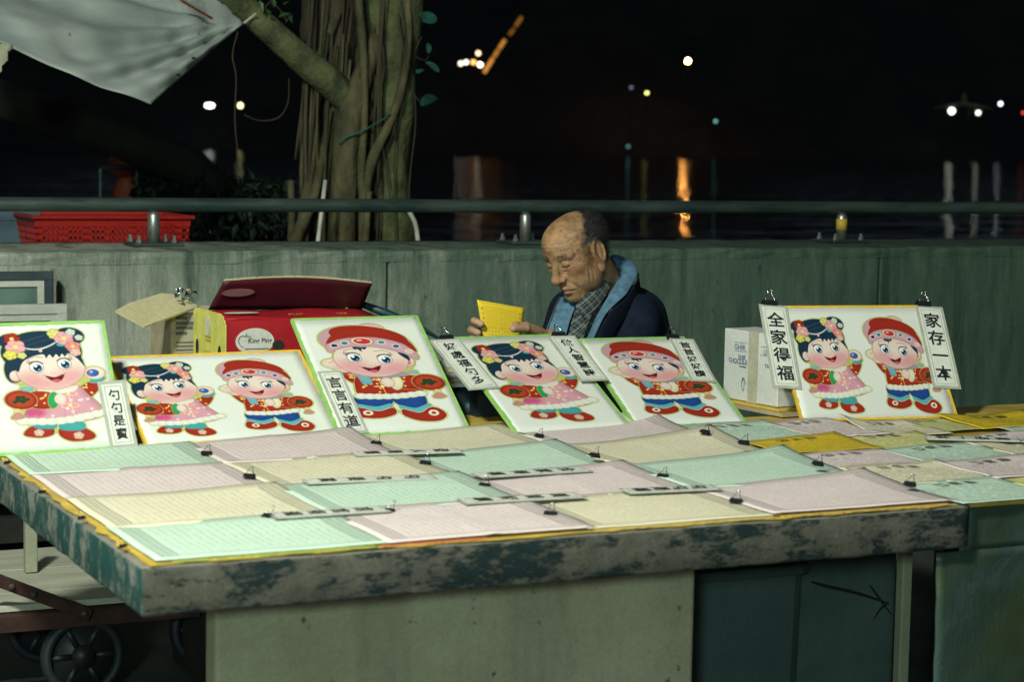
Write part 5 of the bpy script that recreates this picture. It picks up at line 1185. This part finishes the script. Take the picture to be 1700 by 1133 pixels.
# ---------------------------------------------------------------- the seated man
def nets(fn, lo, hi, h):
    lo = np.array(lo, float); n = np.ceil((np.array(hi) - lo) / h).astype(int) + 1
    ax_ = [lo[i] + h * np.arange(n[i]) for i in range(3)]
    G = np.empty(tuple(n), np.float32)
    Yg, Zg = np.meshgrid(ax_[1], ax_[2], indexing='ij')
    step = max(1, int(400000 / (n[1] * n[2])))
    for a in range(0, n[0], step):
        xs = ax_[0][a:a + step]; P = np.empty((len(xs),) + Yg.shape + (3,), np.float32)
        P[..., 0] = xs[:, None, None]; P[..., 1] = Yg; P[..., 2] = Zg
        G[a:a + step] = fn(P.reshape(-1, 3)).reshape(len(xs), n[1], n[2])
    ins = G < 0; cs = tuple(k - 1 for k in n); acc = np.zeros(cs + (3,), np.float32); cnt = np.zeros(cs, np.float32)
    offs = [(i, j, k) for i in (0, 1) for j in (0, 1) for k in (0, 1)]
    def sub(A, o): return A[o[0]:o[0] + cs[0], o[1]:o[1] + cs[1], o[2]:o[2] + cs[2]]
    for a in offs:
        for d in range(3):
            if a[d] == 0:
                b = list(a); b[d] = 1; ga = sub(G, a); gb = sub(G, b); m = sub(ins, a) != sub(ins, tuple(b))
                t = np.where(m, ga / np.where(m, ga - gb, 1), 0)
                for e in range(3): acc[..., e] += np.where(m, a[e] + (t if e == d else 0), 0)
                cnt += m
    cell = cnt > 0; idx = -np.ones(cs, int); idx[cell] = np.arange(cell.sum()); I = np.argwhere(cell)
    V = lo + (I + acc[cell] / cnt[cell][:, None]) * h
    F = []
    for d in range(3):
        u, v = [(1, 2), (2, 0), (0, 1)][d]; s0 = [slice(None)] * 3; s1 = [slice(None)] * 3; s0[d] = slice(0, -1); s1[d] = slice(1, None)
        ch = ins[tuple(s0)] != ins[tuple(s1)]; E_ = np.argwhere(ch); fl = ins[tuple(s0)][ch]
        ok = (E_[:, u] > 0) & (E_[:, v] > 0) & (E_[:, u] < n[u] - 1) & (E_[:, v] < n[v] - 1); E_ = E_[ok]; fl = fl[ok]
        def gi(du, dv):
            q = E_.copy(); q[:, u] += du; q[:, v] += dv; return idx[q[:, 0], q[:, 1], q[:, 2]]
        a, b, c_, dd = gi(-1, -1), gi(0, -1), gi(0, 0), gi(-1, 0)
        Q = np.stack([a, b, c_, dd], 1); Q[~fl] = Q[~fl][:, ::-1]; F.append(Q)
    return V, np.concatenate(F)
def sell(P, c, r):
    d = (P - np.array(c, np.float32)) / np.array(r, np.float32); k = np.sqrt((d * d).sum(1)) + 1e-9
    k2 = np.sqrt(((d / np.array(r, np.float32)) ** 2).sum(1)) + 1e-9; return k * (k - 1) / k2
def scap(P, a, b, ra, rb):
    a = np.array(a, np.float32); b = np.array(b, np.float32); e = b - a; t = np.clip(((P - a) @ e) / (e @ e + 1e-12), 0, 1)
    return np.sqrt((((P - a) - t[:, None] * e) ** 2).sum(1)) - (ra + (rb - ra) * t)
def smin(a, b, k): h = np.clip(.5 + .5 * (b - a) / k, 0, 1); return b * (1 - h) + a * h - k * h * (1 - h)
def smax(a, b, k): return -smin(-a, -b, k)

HC = np.array([2.606, 5.0, 1.142])
def nrm(v): v = np.array(v, float); return v / np.linalg.norm(v)
HF = nrm((-.845, -.285, -.44)); HL = nrm(np.cross((0.02, 0.12, 1), HF)); HU = np.cross(HF, HL); HM = np.array([HF, HL, HU])
HS = .965
def toh(P): return (P - HC) @ HM.T / HS
def toW(v): return HC + np.array(v) * HS @ HM
NECK = np.array(at(1008, 492, 5.05))
neck_h = toh(NECK[None])[0]
def head_d(P, detail=True):
    x, y, z = P[:, 0], P[:, 1], P[:, 2]; ya = np.abs(y); Pm = np.stack([x, ya, z], 1)
    d = sell(P, (-.012, 0, .050), (.098, .078, .078))
    d = smin(d, sell(P, (.035, 0, .058), (.060, .064, .060)), .03)
    d = smin(d, sell(P, (.038, 0, -.018), (.056, .060, .080)), .03)
    d = smin(d, sell(Pm, (.050, .040, -.002), (.034, .026, .026)), .018)      # cheek bones
    d = smin(d, sell(Pm, (.030, .046, -.055), (.040, .022, .034)), .022)      # jowls
    d = smin(d, sell(P, (.066, 0, -.088), (.031, .034, .024)), .022)          # chin
    d = smin(d, sell(P, (.074, 0, -.052), (.024, .032, .030)), .018)          # muzzle
    d = smin(d, scap(Pm, (.086, .010, .040), (.078, .050, .040), .010, .008), .014)  # brow ridge
    d = smax(d, -sell(Pm, (.110, .032, .020), (.026, .020, .015)), .012)      # sockets
    d = smin(d, sell(Pm, (.0755, .031, .018), (.0175, .0185, .0140)), .004)     # eyeballs under lids
    d = smin(d, scap(Pm, (.083, .020, .003), (.078, .044, .005), .0045, .004), .008)  # eye bags
    d = smin(d, scap(P, (.090, 0, .034), (.116, 0, -.014), .0085, .0115), .012)
    d = smin(d, sell(P, (.113, 0, -.019), (.0160, .0160, .0135)), .008)
    d = smin(d, sell(Pm, (.099, .0168, -.023), (.0130, .0080, .0100)), .006)
    d = smax(d, -sell(Pm, (.106, .0085, -.034), (.0075, .0045, .006)), .004)
    d = smin(d, scap(Pm, (.100, 0, -.052), (.088, .022, -.058), .0060, .004), .006)   # upper lip
    d = smin(d, scap(Pm, (.096, 0, -.067), (.086, .020, -.064), .0070, .004), .006)
    d = smax(d, -scap(Pm, (.107, 0, -.0595), (.084, .034, -.0665), .0030, .0030), .004)
    d = smax(d, -sell(P, (.100, 0, -.078), (.010, .018, .005)), .008)
    if detail:
        d = smax(d, -scap(Pm, (.100, .020, -.026), (.080, .038, -.062), .0022, .0030), .007)    # nasolabial
        d = smax(d, -scap(Pm, (.082, .034, -.068), (.074, .030, -.088), .0020, .0020), .007)
        d = smax(d, -scap(Pm, (.092, .018, -.002), (.080, .040, -.008), .0012, .0016), .005)
        fw = np.exp(-((z - .078) / .020) ** 2) * np.clip((x - .03) / .03, 0, 1); d += fw * .0006 * np.sin(z * 620 + 6 * ya * 10)
        cf = np.exp(-(((x - .055) / .014) ** 2 + ((ya - .058) / .012) ** 2 + ((z - .018) / .018) ** 2)); d += cf * .0012 * np.sin(z * 700 + x * 200)
        ck = np.exp(-(((x - .045) / .022) ** 2 + ((z + .045) / .028) ** 2)) * (ya > .03); d += ck * .0010 * np.sin(x * 420 + z * 150)
    # eyelid line
    lid = scap(Pm, (.0925, .017, .0125), (.0850, .0455, .0120), .0016, .0014); d = smax(d, -lid, .002)
    # ears
    Q = np.stack([(x - .004) / 1.28 - .010, ya - .002, (z - .004) / 1.28], 1); qx, qy, qz = Q.T
    e = sell(Q, (-.014, .080, .002), (.020, .0075, .034)); er = np.sqrt(((qx + .014) / .0145) ** 2 + ((qz - .008) / .0245) ** 2)
    tor = np.sqrt(((er - 1) * .018) ** 2 + (qy - .0875) ** 2) - .0036; e = smin(e, tor, .004); e = smax(e, -sell(Q, (-.010, .092, .006), (.0095, .011, .017)), .004)
    e = smin(e, sell(Q, (-.006, .0815, -.030), (.0100, .0060, .0115)), .006); e = smin(e, scap(Q, (-.018, .088, .018), (-.015, .088, -.006), .0022, .0022), .004)
    d = smax(d, -sell(Pm, (.002, .094, -.002), (.010, .012, .012)), .006)
    d = smin(d, e, .006)
    # neck
    d = smin(d, scap(P, (-.030, 0, -.035), neck_h, .056, .062), .028)
    # throat folds
    return d
def add_col(o, col):
    a = o.data.color_attributes.new('Col', 'FLOAT_COLOR', 'POINT'); c = np.ones((len(o.data.vertices), 4), np.float32); c[:, :3] = col; a.data.foreach_set('color', c.ravel())
def hair_mask(P):
    "1 where hair grows: sides and back, receding at the temples, thin on the crown"
    x, y, z = P[:, 0], P[:, 1], P[:, 2]; ya = np.abs(y)
    front = .034 - .72 * np.clip(z - .050, 0, 1) - .0 * ya + .010 * np.sin(z * 160) * .5 + .016 * np.clip((ya - .045) / .03, 0, 1)
    low = -.035 + 1.9 * np.clip(x + .022, 0, .04) + 0 * x
    m = np.clip((front - x) / .022, 0, 1) * np.clip((z - low) / .010, 0, 1)
    m *= 1 - np.clip((.027 - np.sqrt((x - .004) ** 2 + ((z - .006) * .60) ** 2)) / .004, 0, 1) * (ya > .05)   # leave the ear clear
    top = np.clip((z - .112) / .012, 0, 1) * np.clip((x + .055) / .02, 0, 1); return m * (1 - top * .85)
class Noise3:
    def __init__(s, seed): r = np.random.default_rng(seed); s.k = r.normal(size=(24, 3)); s.p = r.uniform(0, 6.28, 24)
    def __call__(s, P, f): return np.sin(P @ (s.k.T * f) + s.p).sum(1) / 24 ** .5 / .75
N1, N2, N3 = Noise3(1), Noise3(2), Noise3(3)
man = thing('person', 'elderly balding man in navy jacket and plaid shirt bent over a yellow printed sheet', 'person', (2.75, 5.05, 0)); ML = np.array(man.location)
bodyV = []; bodyF = []; bodyC = []
def addpart(V, F, C_):
    b = sum(len(v) for v in bodyV); bodyV.append(V); bodyF.append(F + b); bodyC.append(C_)
V, F = nets(lambda P: head_d(P), (-.125, -.105, -.20), (.14, .105, .145), .0026)
def skin_col(V):
    x, y, z = V[:, 0], V[:, 1], V[:, 2]; ya = np.abs(y)
    c = np.tile(np.array([.315, .180, .088]), (len(V), 1)) * (1 + .14 * N1(V, 45) + .10 * N2(V, 130) + .07 * N3(V, 420))[:, None]
    def tint(w, t): nonlocal c; w = np.clip(w, 0, 1)[:, None]; c = c * (1 - w) + np.array(t) * w
    tint(.5 * np.exp(-(((x - .115) / .02) ** 2 + (z + .02) ** 2 / .0003)), (.40, .16, .10))
    tint(.35 * np.exp(-(((ya - .045) / .02) ** 2 + ((z + .01) / .025) ** 2)) * (x > .03), (.38, .17, .10))
    tint(.8 * np.exp(-(((z + .058 + .12 * ya * 0) / .008) ** 2)) * (x > .083) * (ya < .024), (.30, .12, .09))
    q = np.random.default_rng(4)   # age spots at temple, cheek and scalp
    for k in range(64):
        if k < 50: c0 = np.array([q.uniform(.0, .07), .07, q.uniform(-.02, .085)])
        else: c0 = np.array([q.uniform(-.03, .06), q.uniform(-.05, .06), .12])
        d = np.abs(V[:, [0, 2]] - c0[[0, 2]]) if k < 50 else np.abs(V[:, :2] - c0[:2]); r = q.uniform(.002, .0065) * (1 + .3 * N3(V, 200))
        w = np.clip(1.3 - np.sqrt((d ** 2).sum(1)) / r, 0, 1) * q.uniform(.3, .8) * ((y > .02) if k < 50 else (z > .08)); tint(w, (.13, .055, .03))
    tint(np.clip(N1(V, 60) - .3, 0, 1) * .5 * ((y > .035) & (z < .07) & (z > -.05)), (.20, .09, .05))
    # brows, lashes and eyelid line
    br = np.exp(-(((z - (.0465 - .10 * np.abs(ya - .028))) / .0058) ** 2)) * (ya > .010) * (ya < .052) * (x > .05); tint(br * (.80 + .35 * N2(V, 400)), (.035, .028, .022))
    ey = (np.abs(z - .0118) < .0024) & (ya > .016) & (ya < .0465) & (x > .07); tint(ey * 1.0, (.015, .010, .008))
    tint(.35 * np.exp(-(((z - .003) / .007) ** 2 + ((ya - .03) / .016) ** 2)) * (x > .06), (.22, .10, .06))
    tint(.30 * (np.clip((-.045 - z) / .02, 0, 1)) * (np.clip(N2(V, 300), 0, 1)) * (x > 0), (.12, .09, .07))   # stubble
    tint(np.clip((er_f(V)), 0, 1) * .6, (.20, .08, .05))
    tint(np.clip(hair_mask(V) * 1.1 - .25 + .25 * N2(V, 260), 0, 1) * .85, (.055, .047, .040)); return np.clip(c, 0, 1)
def er_f(V): x, y, z = V.T; return np.exp(-(((x + .010) / .010) ** 2 + ((z - .006) / .016) ** 2)) * (y > .074) * (np.abs(y) < .084)
addpart(toW(V), F, skin_col(V))
# hands: palms and fingers as tapered capsules
def W(px, py, Y): return np.array(at(px, py, Y))
def hand(fingers, palm, wrist, box, h=.0022):
    def fn(P):
        d = None
        for pts, r0, r1 in fingers:
            f = None; k = len(pts) - 1
            for i in range(k):
                ra = r0 + (r1 - r0) * i / k; rb = r0 + (r1 - r0) * (i + 1) / k; s = scap(P, pts[i], pts[i + 1], ra, rb); f = s if f is None else smin(f, s, .0022)
                if i: f = smin(f, np.sqrt(((P - pts[i]) ** 2).sum(1)) - ra * 1.06, .002)
            d = f if d is None else smin(d, f, .0022)
        for a, b, ra, rb in palm: d = smin(d, scap(P, a, b, ra, rb), .008)
        d = smin(d, scap(P, wrist[0], wrist[1], .025, .028), .015); return d
    V, F = nets(fn, box[0], box[1], h)
    c = np.tile(np.array([.42, .25, .14]), (len(V), 1)) * (1 + .10 * N1(V, 60) + .08 * N2(V, 160))[:, None]
    for pts, r0, r1 in fingers:   # nails and knuckle creases
        tip = np.array(pts[-1]); dd = np.sqrt(((V - tip) ** 2).sum(1)); w = (dd < r1 * 1.35) * .35; c = c * (1 - w[:, None]) + np.array((.52, .36, .26)) * w[:, None]
        for p in pts[1:-1]:
            w = np.exp(-((((V - np.array(p)) ** 2).sum(1) ** .5 - r0) / .003) ** 2) * .25; c = c * (1 - w[:, None]) + np.array((.25, .11, .06)) * w[:, None]
    addpart(V, F, c)
# his right hand holds the left edge of the sheet: fingers curl round from behind
RH = []
for (lx, ly, ln, r) in ((777, 533, 0, .0100), (772, 548, 0, .0102), (774, 563, 0, .0098), (780, 577, 0, .0088)):
    RH.append(([W(lx + 40, ly + 12, 4.94), W(lx + 22, ly + 3, 4.905), W(lx + 10, ly + 0, 4.872), W(lx + 25, ly + 5, 4.835) if False else W(lx + 22, ly + 5, 4.852)], r + .0006, r - .0012))
RH.append(([W(838, 590, 4.90), W(826, 574, 4.875), W(815, 562, 4.86)], .0115, .0095))
hand(RH, [(W(822, 548, 4.95), W(826, 588, 4.95), .014, .014), (W(830, 560, 4.955), W(850, 585, 4.965), .018, .02)], (W(850, 585, 4.97), W(885, 625, 5.03)), (W(760, 610, 4.80) - .02, W(890, 510, 5.06) + .05))
# his left hand: thumb on the front of the sheet, index finger bent over it
LH = [([W(893, 553, 4.875), W(873, 546, 4.845), W(852, 546, 4.828)], .0130, .0098),
      ([W(898, 551, 4.89), W(874, 541, 4.872), W(856, 540, 4.862), W(849, 546, 4.868)], .0115, .0085),
      ([W(900, 563, 4.90), W(878, 560, 4.88), W(860, 562, 4.868), W(852, 565, 4.875)], .0112, .0090),
      ([W(902, 576, 4.90), W(882, 576, 4.885), W(866, 577, 4.878), W(858, 578, 4.882)], .0108, .0088),
      ([W(906, 588, 4.90), W(890, 590, 4.89), W(876, 590, 4.885)], .0095, .0080)]
hand(LH, [(W(902, 556, 4.895), W(905, 584, 4.90), .014, .014), (W(912, 558, 4.90), W(918, 582, 4.905), .018, .018)], (W(915, 566, 4.905), W(950, 590, 4.93)), (W(835, 615, 4.80) - .01, W(955, 520, 4.95) + .03))
# torso, hips, legs under the clothes (coarse)
SL = W(1053, 530, 4.99); SR = W(950, 520, 5.24); EL = W(1040, 640, 4.86); ER = W(900, 660, 5.14); WL = W(925, 572, 4.91); WRr = W(870, 600, 5.0)
CH = W(1020, 575, 5.12); HIP = np.array([2.88, 5.16, .50]); KL_ = np.array([2.50, 4.93, .50]); KR_ = np.array([2.52, 5.26, .50]); FL_ = np.array([2.48, 4.92, .09]); FR_ = np.array([2.50, 5.28, .09])
def torso_d(P, g=0.0):
    d = sell(P, CH, (.135, .165, .17)); d = smin(d, scap(P, NECK + [0.0, 0, -.01], CH, .06, .12), .06)
    d = smin(d, scap(P, SL, SR, .052, .052), .06); d = smin(d, scap(P, CH, HIP, .14, .15), .06)
    d = smin(d, sell(P, W(1050, 532, 5.12), (.070, .11, .080)), .05)
    return d - g
def arms_d(P, g=0.0):
    d = smin(scap(P, SL, EL, .058, .048), scap(P, EL, WL, .046, .032), .02)
    return smin(d, smin(scap(P, SR, ER, .058, .048), scap(P, ER, WRr, .046, .034), .02), .005) - g
def legs_d(P, g=0.0):
    d = smin(scap(P, HIP + [0, -.09, 0], KL_, .085, .062), scap(P, KL_, FL_, .058, .042), .03)
    return smin(d, smin(scap(P, HIP + [0, .09, 0], KR_, .085, .062), scap(P, KR_, FR_, .058, .042), .03), .02) - g
V, F = nets(lambda P: smin(smin(torso_d(P, -.016), arms_d(P, -.012), .03), legs_d(P, -.012), .03), (2.1, 4.55, .03), (3.2, 5.55, 1.15), .016)
addpart(V, F, np.tile(np.array([.40, .24, .14]), (len(V), 1)))
t = NT('skin'); at_ = t.n('ShaderNodeVertexColor', layer_name='Col'); t.col(at_.outputs[0]); f1 = t.noise(600, 4, .7); f2 = t.noise(150, 4, .7)
t.bump(t.math('ADD', f1, f2), .7, .0018); t.set(.40, spec=.5); t.b.inputs['Subsurface Weight'].default_value = .12; t.b.inputs['Subsurface Radius'].default_value = (.012, .005, .003); t.b.inputs['Subsurface Scale'].default_value = .6
M['skin'] = t.m
body = mesh('body', np.concatenate(bodyV) - ML, np.concatenate(bodyF), M['skin'], man, True); add_col(body, np.concatenate(bodyC))
# hair: thin cap plus short strands
t = NT('hair_dark'); n_ = t.noise(160, 3, .7); t.col(t.ramp(n_, [(.35, (.012, .011, .012)), (.58, (.035, .033, .031)), (.72, (.16, .155, .14))])); HAIRM = t.set(.55, spec=.35)
def hair_d(P):
    m = hair_mask(P); return head_d(P, False) - (.0036 * m - .0020) - .0007 * N2(P, 220) * m
V, F = nets(hair_d, (-.125, -.10, -.08), (.07, .10, .145), .0032)
mk = hair_mask(V) + .12 * N2(V, 180) > .85; keep = mk[F].all(1); F = F[keep]
hair = mesh('hair', toW(V) - ML, F, HAIRM, man, True)
vs = np.unique(F); q = np.random.default_rng(5); hb = MB(); e = .002
def grad_h(P): return np.stack([(head_d(P + np.eye(3)[i] * e, False) - head_d(P - np.eye(3)[i] * e, False)) for i in range(3)], 1)
pick = q.choice(vs, 15000); Pp = V[pick] + q.normal(size=(15000, 3)) * .006; Gn = grad_h(Pp); Gn /= np.linalg.norm(Gn, axis=1, keepdims=True) + 1e-9; hm = hair_mask(Pp)
for p, n_, h_ in zip(Pp, Gn, hm):
    if h_ < .10 + .45 * q.random(): continue
    d = np.array([-.55, 0, -.75 if p[2] < .09 else .05]) + q.normal(size=3) * .28; d -= n_ * (d @ n_); d /= np.linalg.norm(d) + 1e-9
    L = q.uniform(.008, .017); s = np.cross(n_, d) * .00034; p = p - n_ * .001
    a, b, c_ = p, p + d * L * .5 + n_ * .0020, p + d * L + n_ * .0014
    hb.add([a - s, a + s, b + s, b - s, c_], [(0, 1, 2, 3), (3, 2, 4)])
HV = np.array([toW(v) - ML for v in np.array(hb.V)]); s = mesh('hair_strands', HV, hb.F, HAIRM, man, True); tag(s, kind='stuff')
# clothes ------------------------------------------------------
BD = nrm((-.80, -.60, 0)); BLt = np.cross((0, 0, 1), BD)
OC = W(958, 540, 4.96)     # centre line of the jacket opening
def opening(P):
    r = P - OC; lat = r @ BLt; up = P[:, 2] - OC[2]; w = .040 + np.clip(up, -.3, .3) * .38; fr = r @ BD
    return np.maximum(np.abs(lat) - w, -(fr + .10))
def jacket_d(P):
    w = .0055 * np.sin(P[:, 2] * 60 + P[:, 0] * 45 + 3 * N2(P, 5)) * np.clip(N3(P, 7), 0, 1) + .0045 * N1(P, 16)
    d = smin(torso_d(P, .006), arms_d(P, .010), .03) + w
    d = np.maximum(d, P[:, 2] - 1.155); d = np.maximum(d, .40 - P[:, 2])
    shell = np.maximum(d, -(torso_d(P, -.004))) if False else d
    ncut = scap(P, NECK + [.0, 0, .10], NECK + [-.005, -.005, -.02], .080, .066)
    d = smax(d, -ncut, .01); d = smax(d, -np.maximum(opening(P), -.2), .008)
    for wr_ in ((EL, WL), (ER, WRr)):
        e_ = nrm(wr_[1] - wr_[0]); d = np.maximum(d, np.minimum((P - wr_[1]) @ e_ + .012, .13 - np.sqrt(((P - wr_[1]) ** 2).sum(1))) * np.where(np.sqrt(((P - wr_[1]) ** 2).sum(1)) < .12, 1, -99) if False else d)
    return d
V, F = nets(jacket_d, (2.15, 4.60, .38), (3.25, 5.50, 1.18), .0065)
mesh('jacket', V - ML, F, M['navy'], man, True)
def shirt_d(P):
    d = torso_d(P, -.006); d = smin(d, scap(P, NECK + [-.01, 0, .030], NECK + [0, 0, -.03], .066, .076), .02); d = np.maximum(d, P[:, 2] - (1.118 + .55 * (P[:, 0] - 2.72)))
    return np.maximum(d, .45 - P[:, 2]) + .0022 * np.sin((P @ nrm((.55, .1, .8))) * 190)
V, F = nets(shirt_d, (2.35, 4.75, .45), (3.1, 5.5, 1.18), .006)
t = NT('plaid_cloth'); x, y, z = t.sep(); u = t.math('ADD', t.math('MULTIPLY', x, .62), t.math('MULTIPLY', z, -.78)); v = t.math('ADD', t.math('MULTIPLY', x, .70), t.math('MULTIPLY', z, .62))
def band(c, f, lo): return t.ramp(t.math('SINE', t.math('MULTIPLY', c, f * 1.8)), [(lo, 0.0), (min(.99, lo + .12), 1.0)])
c = t.mix(t.math('MULTIPLY', band(u, 420, .25), .55), (.014, .020, .024), (.08, .10, .10)); c = t.mix(t.math('MULTIPLY', band(v, 420, .3), .45), c, (.10, .125, .13)); c = t.mix(t.math('MULTIPLY', band(u, 210, .88), .8), c, (.20, .21, .19)); c = t.mix(t.math('MULTIPLY', band(v, 140, .92), .7), c, (.18, .20, .18))
t.col(c); t.bump(t.noise(400, 2, .5), .3, .001); PLAID = t.set(.85, spec=.15)
mesh('plaid_shirt', V - ML, F, PLAID, man, True)
BLUE = flat('blue_fleece_lining', (.085, .17, .25), .9, 0, .15, .25, 45)
def flap(name, outer, inner, mat, bulge=.012, th=.006, nu=22, nv=8, parent=None):
    O = catmull([W(*p) for p in outer], 8); I = catmull([W(*p) for p in inner], 8); P = []
    def sm(L, t): f = t * (len(L) - 1); i = min(int(f), len(L) - 2); return L[i].lerp(L[i + 1], f - i)
    for j in range(nv + 1):
        v = j / nv; row = []
        for i in range(nu + 1):
            u = i / nu; p = sm(O, u).lerp(sm(I, u), v); p = p + Vector((-.47, -.88, .15)) * bulge * math.sin(math.pi * min(1, v * 1.15)) + Vector((0, 0, .0012 * math.sin(u * 30))); row.append(p - Vector(ML))
        P.append(row)
    g = MB(); g.grid(P); s = g.build(name, mat, parent or man, True); m = s.modifiers.new('t', 'SOLIDIFY'); m.thickness = th; m.offset = 0; m2 = s.modifiers.new('s', 'SUBSURF'); m2.levels = m2.render_levels = 1; return s
flap('shirt_front', [(966, 494, 5.02), (956, 512, 4.995), (948, 535, 4.975), (940, 568, 4.955)], [(1013, 432, 5.09), (1012, 462, 5.02), (1000, 505, 4.965), (982, 568, 4.935)], PLAID, .012, .003)
flap('shirt_collar', [(1002, 424, 5.07), (996, 446, 5.005), (986, 470, 4.965), (972, 490, 4.95), (954, 508, 4.955)], [(1022, 434, 5.07), (1021, 458, 5.0), (1010, 484, 4.955), (994, 508, 4.935), (972, 530, 4.935)], PLAID, .008, .003)
flap('shirt_placket', [(976, 524, 4.935), (966, 545, 4.93), (958, 568, 4.925)], [(984, 520, 4.932), (974, 545, 4.927), (967, 568, 4.922)], PLAID, .001, .002)
flap('collar_lining', [(1016, 424, 5.13), (1032, 426, 5.11), (1048, 434, 5.07), (1058, 448, 5.02), (1057, 462, 4.985), (1046, 478, 4.955), (1038, 492, 4.935), (1018, 508, 4.91), (1002, 528, 4.895), (984, 566, 4.88)],
     [(1010, 430, 5.09), (1018, 438, 5.06), (1025, 448, 5.03), (1026, 460, 5.0), (1019, 476, 4.97), (1009, 492, 4.95), (999, 510, 4.935), (990, 526, 4.925), (983, 544, 4.915), (974, 566, 4.905)], BLUE, .010)
flap('collar_lining', [(930, 494, 5.08), (924, 508, 5.05), (917, 526, 5.02), (910, 544, 4.995), (904, 566, 4.975)], [(962, 494, 5.03), (956, 508, 5.0), (950, 524, 4.985), (944, 542, 4.97), (938, 566, 4.955)], BLUE, .006)
flap('jacket_edge', [(1059, 452, 5.03), (1059, 463, 4.988), (1048, 480, 4.952), (1040, 494, 4.932), (1020, 510, 4.907), (1004, 530, 4.892), (986, 568, 4.876)],
     [(1058, 468, 5.10), (1064, 484, 5.04), (1060, 498, 4.985), (1052, 512, 4.96), (1036, 530, 4.93), (1022, 548, 4.91), (1008, 568, 4.895)], M['navy'], .005, .004)
flap('jacket_edge', [(931, 491, 5.09), (925, 505, 5.06), (918, 522, 5.03), (911, 540, 5.0), (903, 564, 4.985)], [(925, 497, 5.14), (917, 512, 5.12), (909, 530, 5.09), (901, 550, 5.05), (895, 568, 5.03)], M['navy'], .003, .004)
g = MB(); g.tube([Vector(W(*p) - ML) for p in ((929, 494, 5.07), (923, 508, 5.04), (916, 526, 5.01), (909, 544, 4.985), (903, 566, 4.965))], .0022, 6); g.build('zip', M['steel'], man, True)
# trousers, shoes
V, F = nets(lambda P: legs_d(P, .004) + .003 * N1(P, 20), (2.3, 4.75, .10), (3.1, 5.45, .66), .012); mesh('trousers', V - ML, F, M['trouser'], man, True)
for f_ in (FL_, FR_):
    V, F = nets(lambda P: np.maximum(smin(sell(P, f_ + [-.06, 0, -.05], (.12, .045, .045)), sell(P, f_ + [.0, 0, -.02], (.055, .042, .06)), .02), -(P[:, 2] - .004)), f_ - [.22, .08, .12], f_ + [.12, .08, .08], .009); mesh('shoe', V - ML, F, M['shoe'], man, True)
so_ = thing('plastic_stool', 'low dark red stool the old man sits on behind the table', 'stool', (2.90, 5.16, 0))
g = MB(); g.lathe([(.15, .385), (.16, .40), (.155, .415), (.01, .418)], 20); g.build('seat', M['stool'], so_, True)
for sx in (-1, 1):
    for sy in (-1, 1): g = MB(); g.tube([(sx * .13, sy * .13, 0), (sx * .095, sy * .095, .39)], .016, 8); g.build('leg', M['stool'], so_, True)
# the sheet he holds
bk = thing('yellow_handout', 'yellow printed sheet held up in both hands by the old man', 'paper', tuple(W(832, 540, 4.865)))
c4 = [W(792, 498, 4.872), W(871, 512, 4.872), W(862, 580, 4.862), W(806, 580, 4.862)]
P = []
for j in range(9):
    row = []
    for i in range(13):
        u = i / 12; v = j / 8; p = (c4[3] * (1 - u) + c4[2] * u) * (1 - v) + (c4[0] * (1 - u) + c4[1] * u) * v; p = p + np.array([0, -1, 0]) * (.006 * math.sin(math.pi * u)); row.append(Vector(p) - bk.location)
    P.append(row)
g = MB(); g.grid(P); s = g.build('sheet', paper_mat('handout_paper', (.74, .52, .03), 'book_a', (.06, .03, .01), .8), bk, True); uvmap(s, lambda co, k: ((k % 13) / 12, (k // 13) / 8)); s.modifiers.new('t', 'SOLIDIFY').thickness = .0012
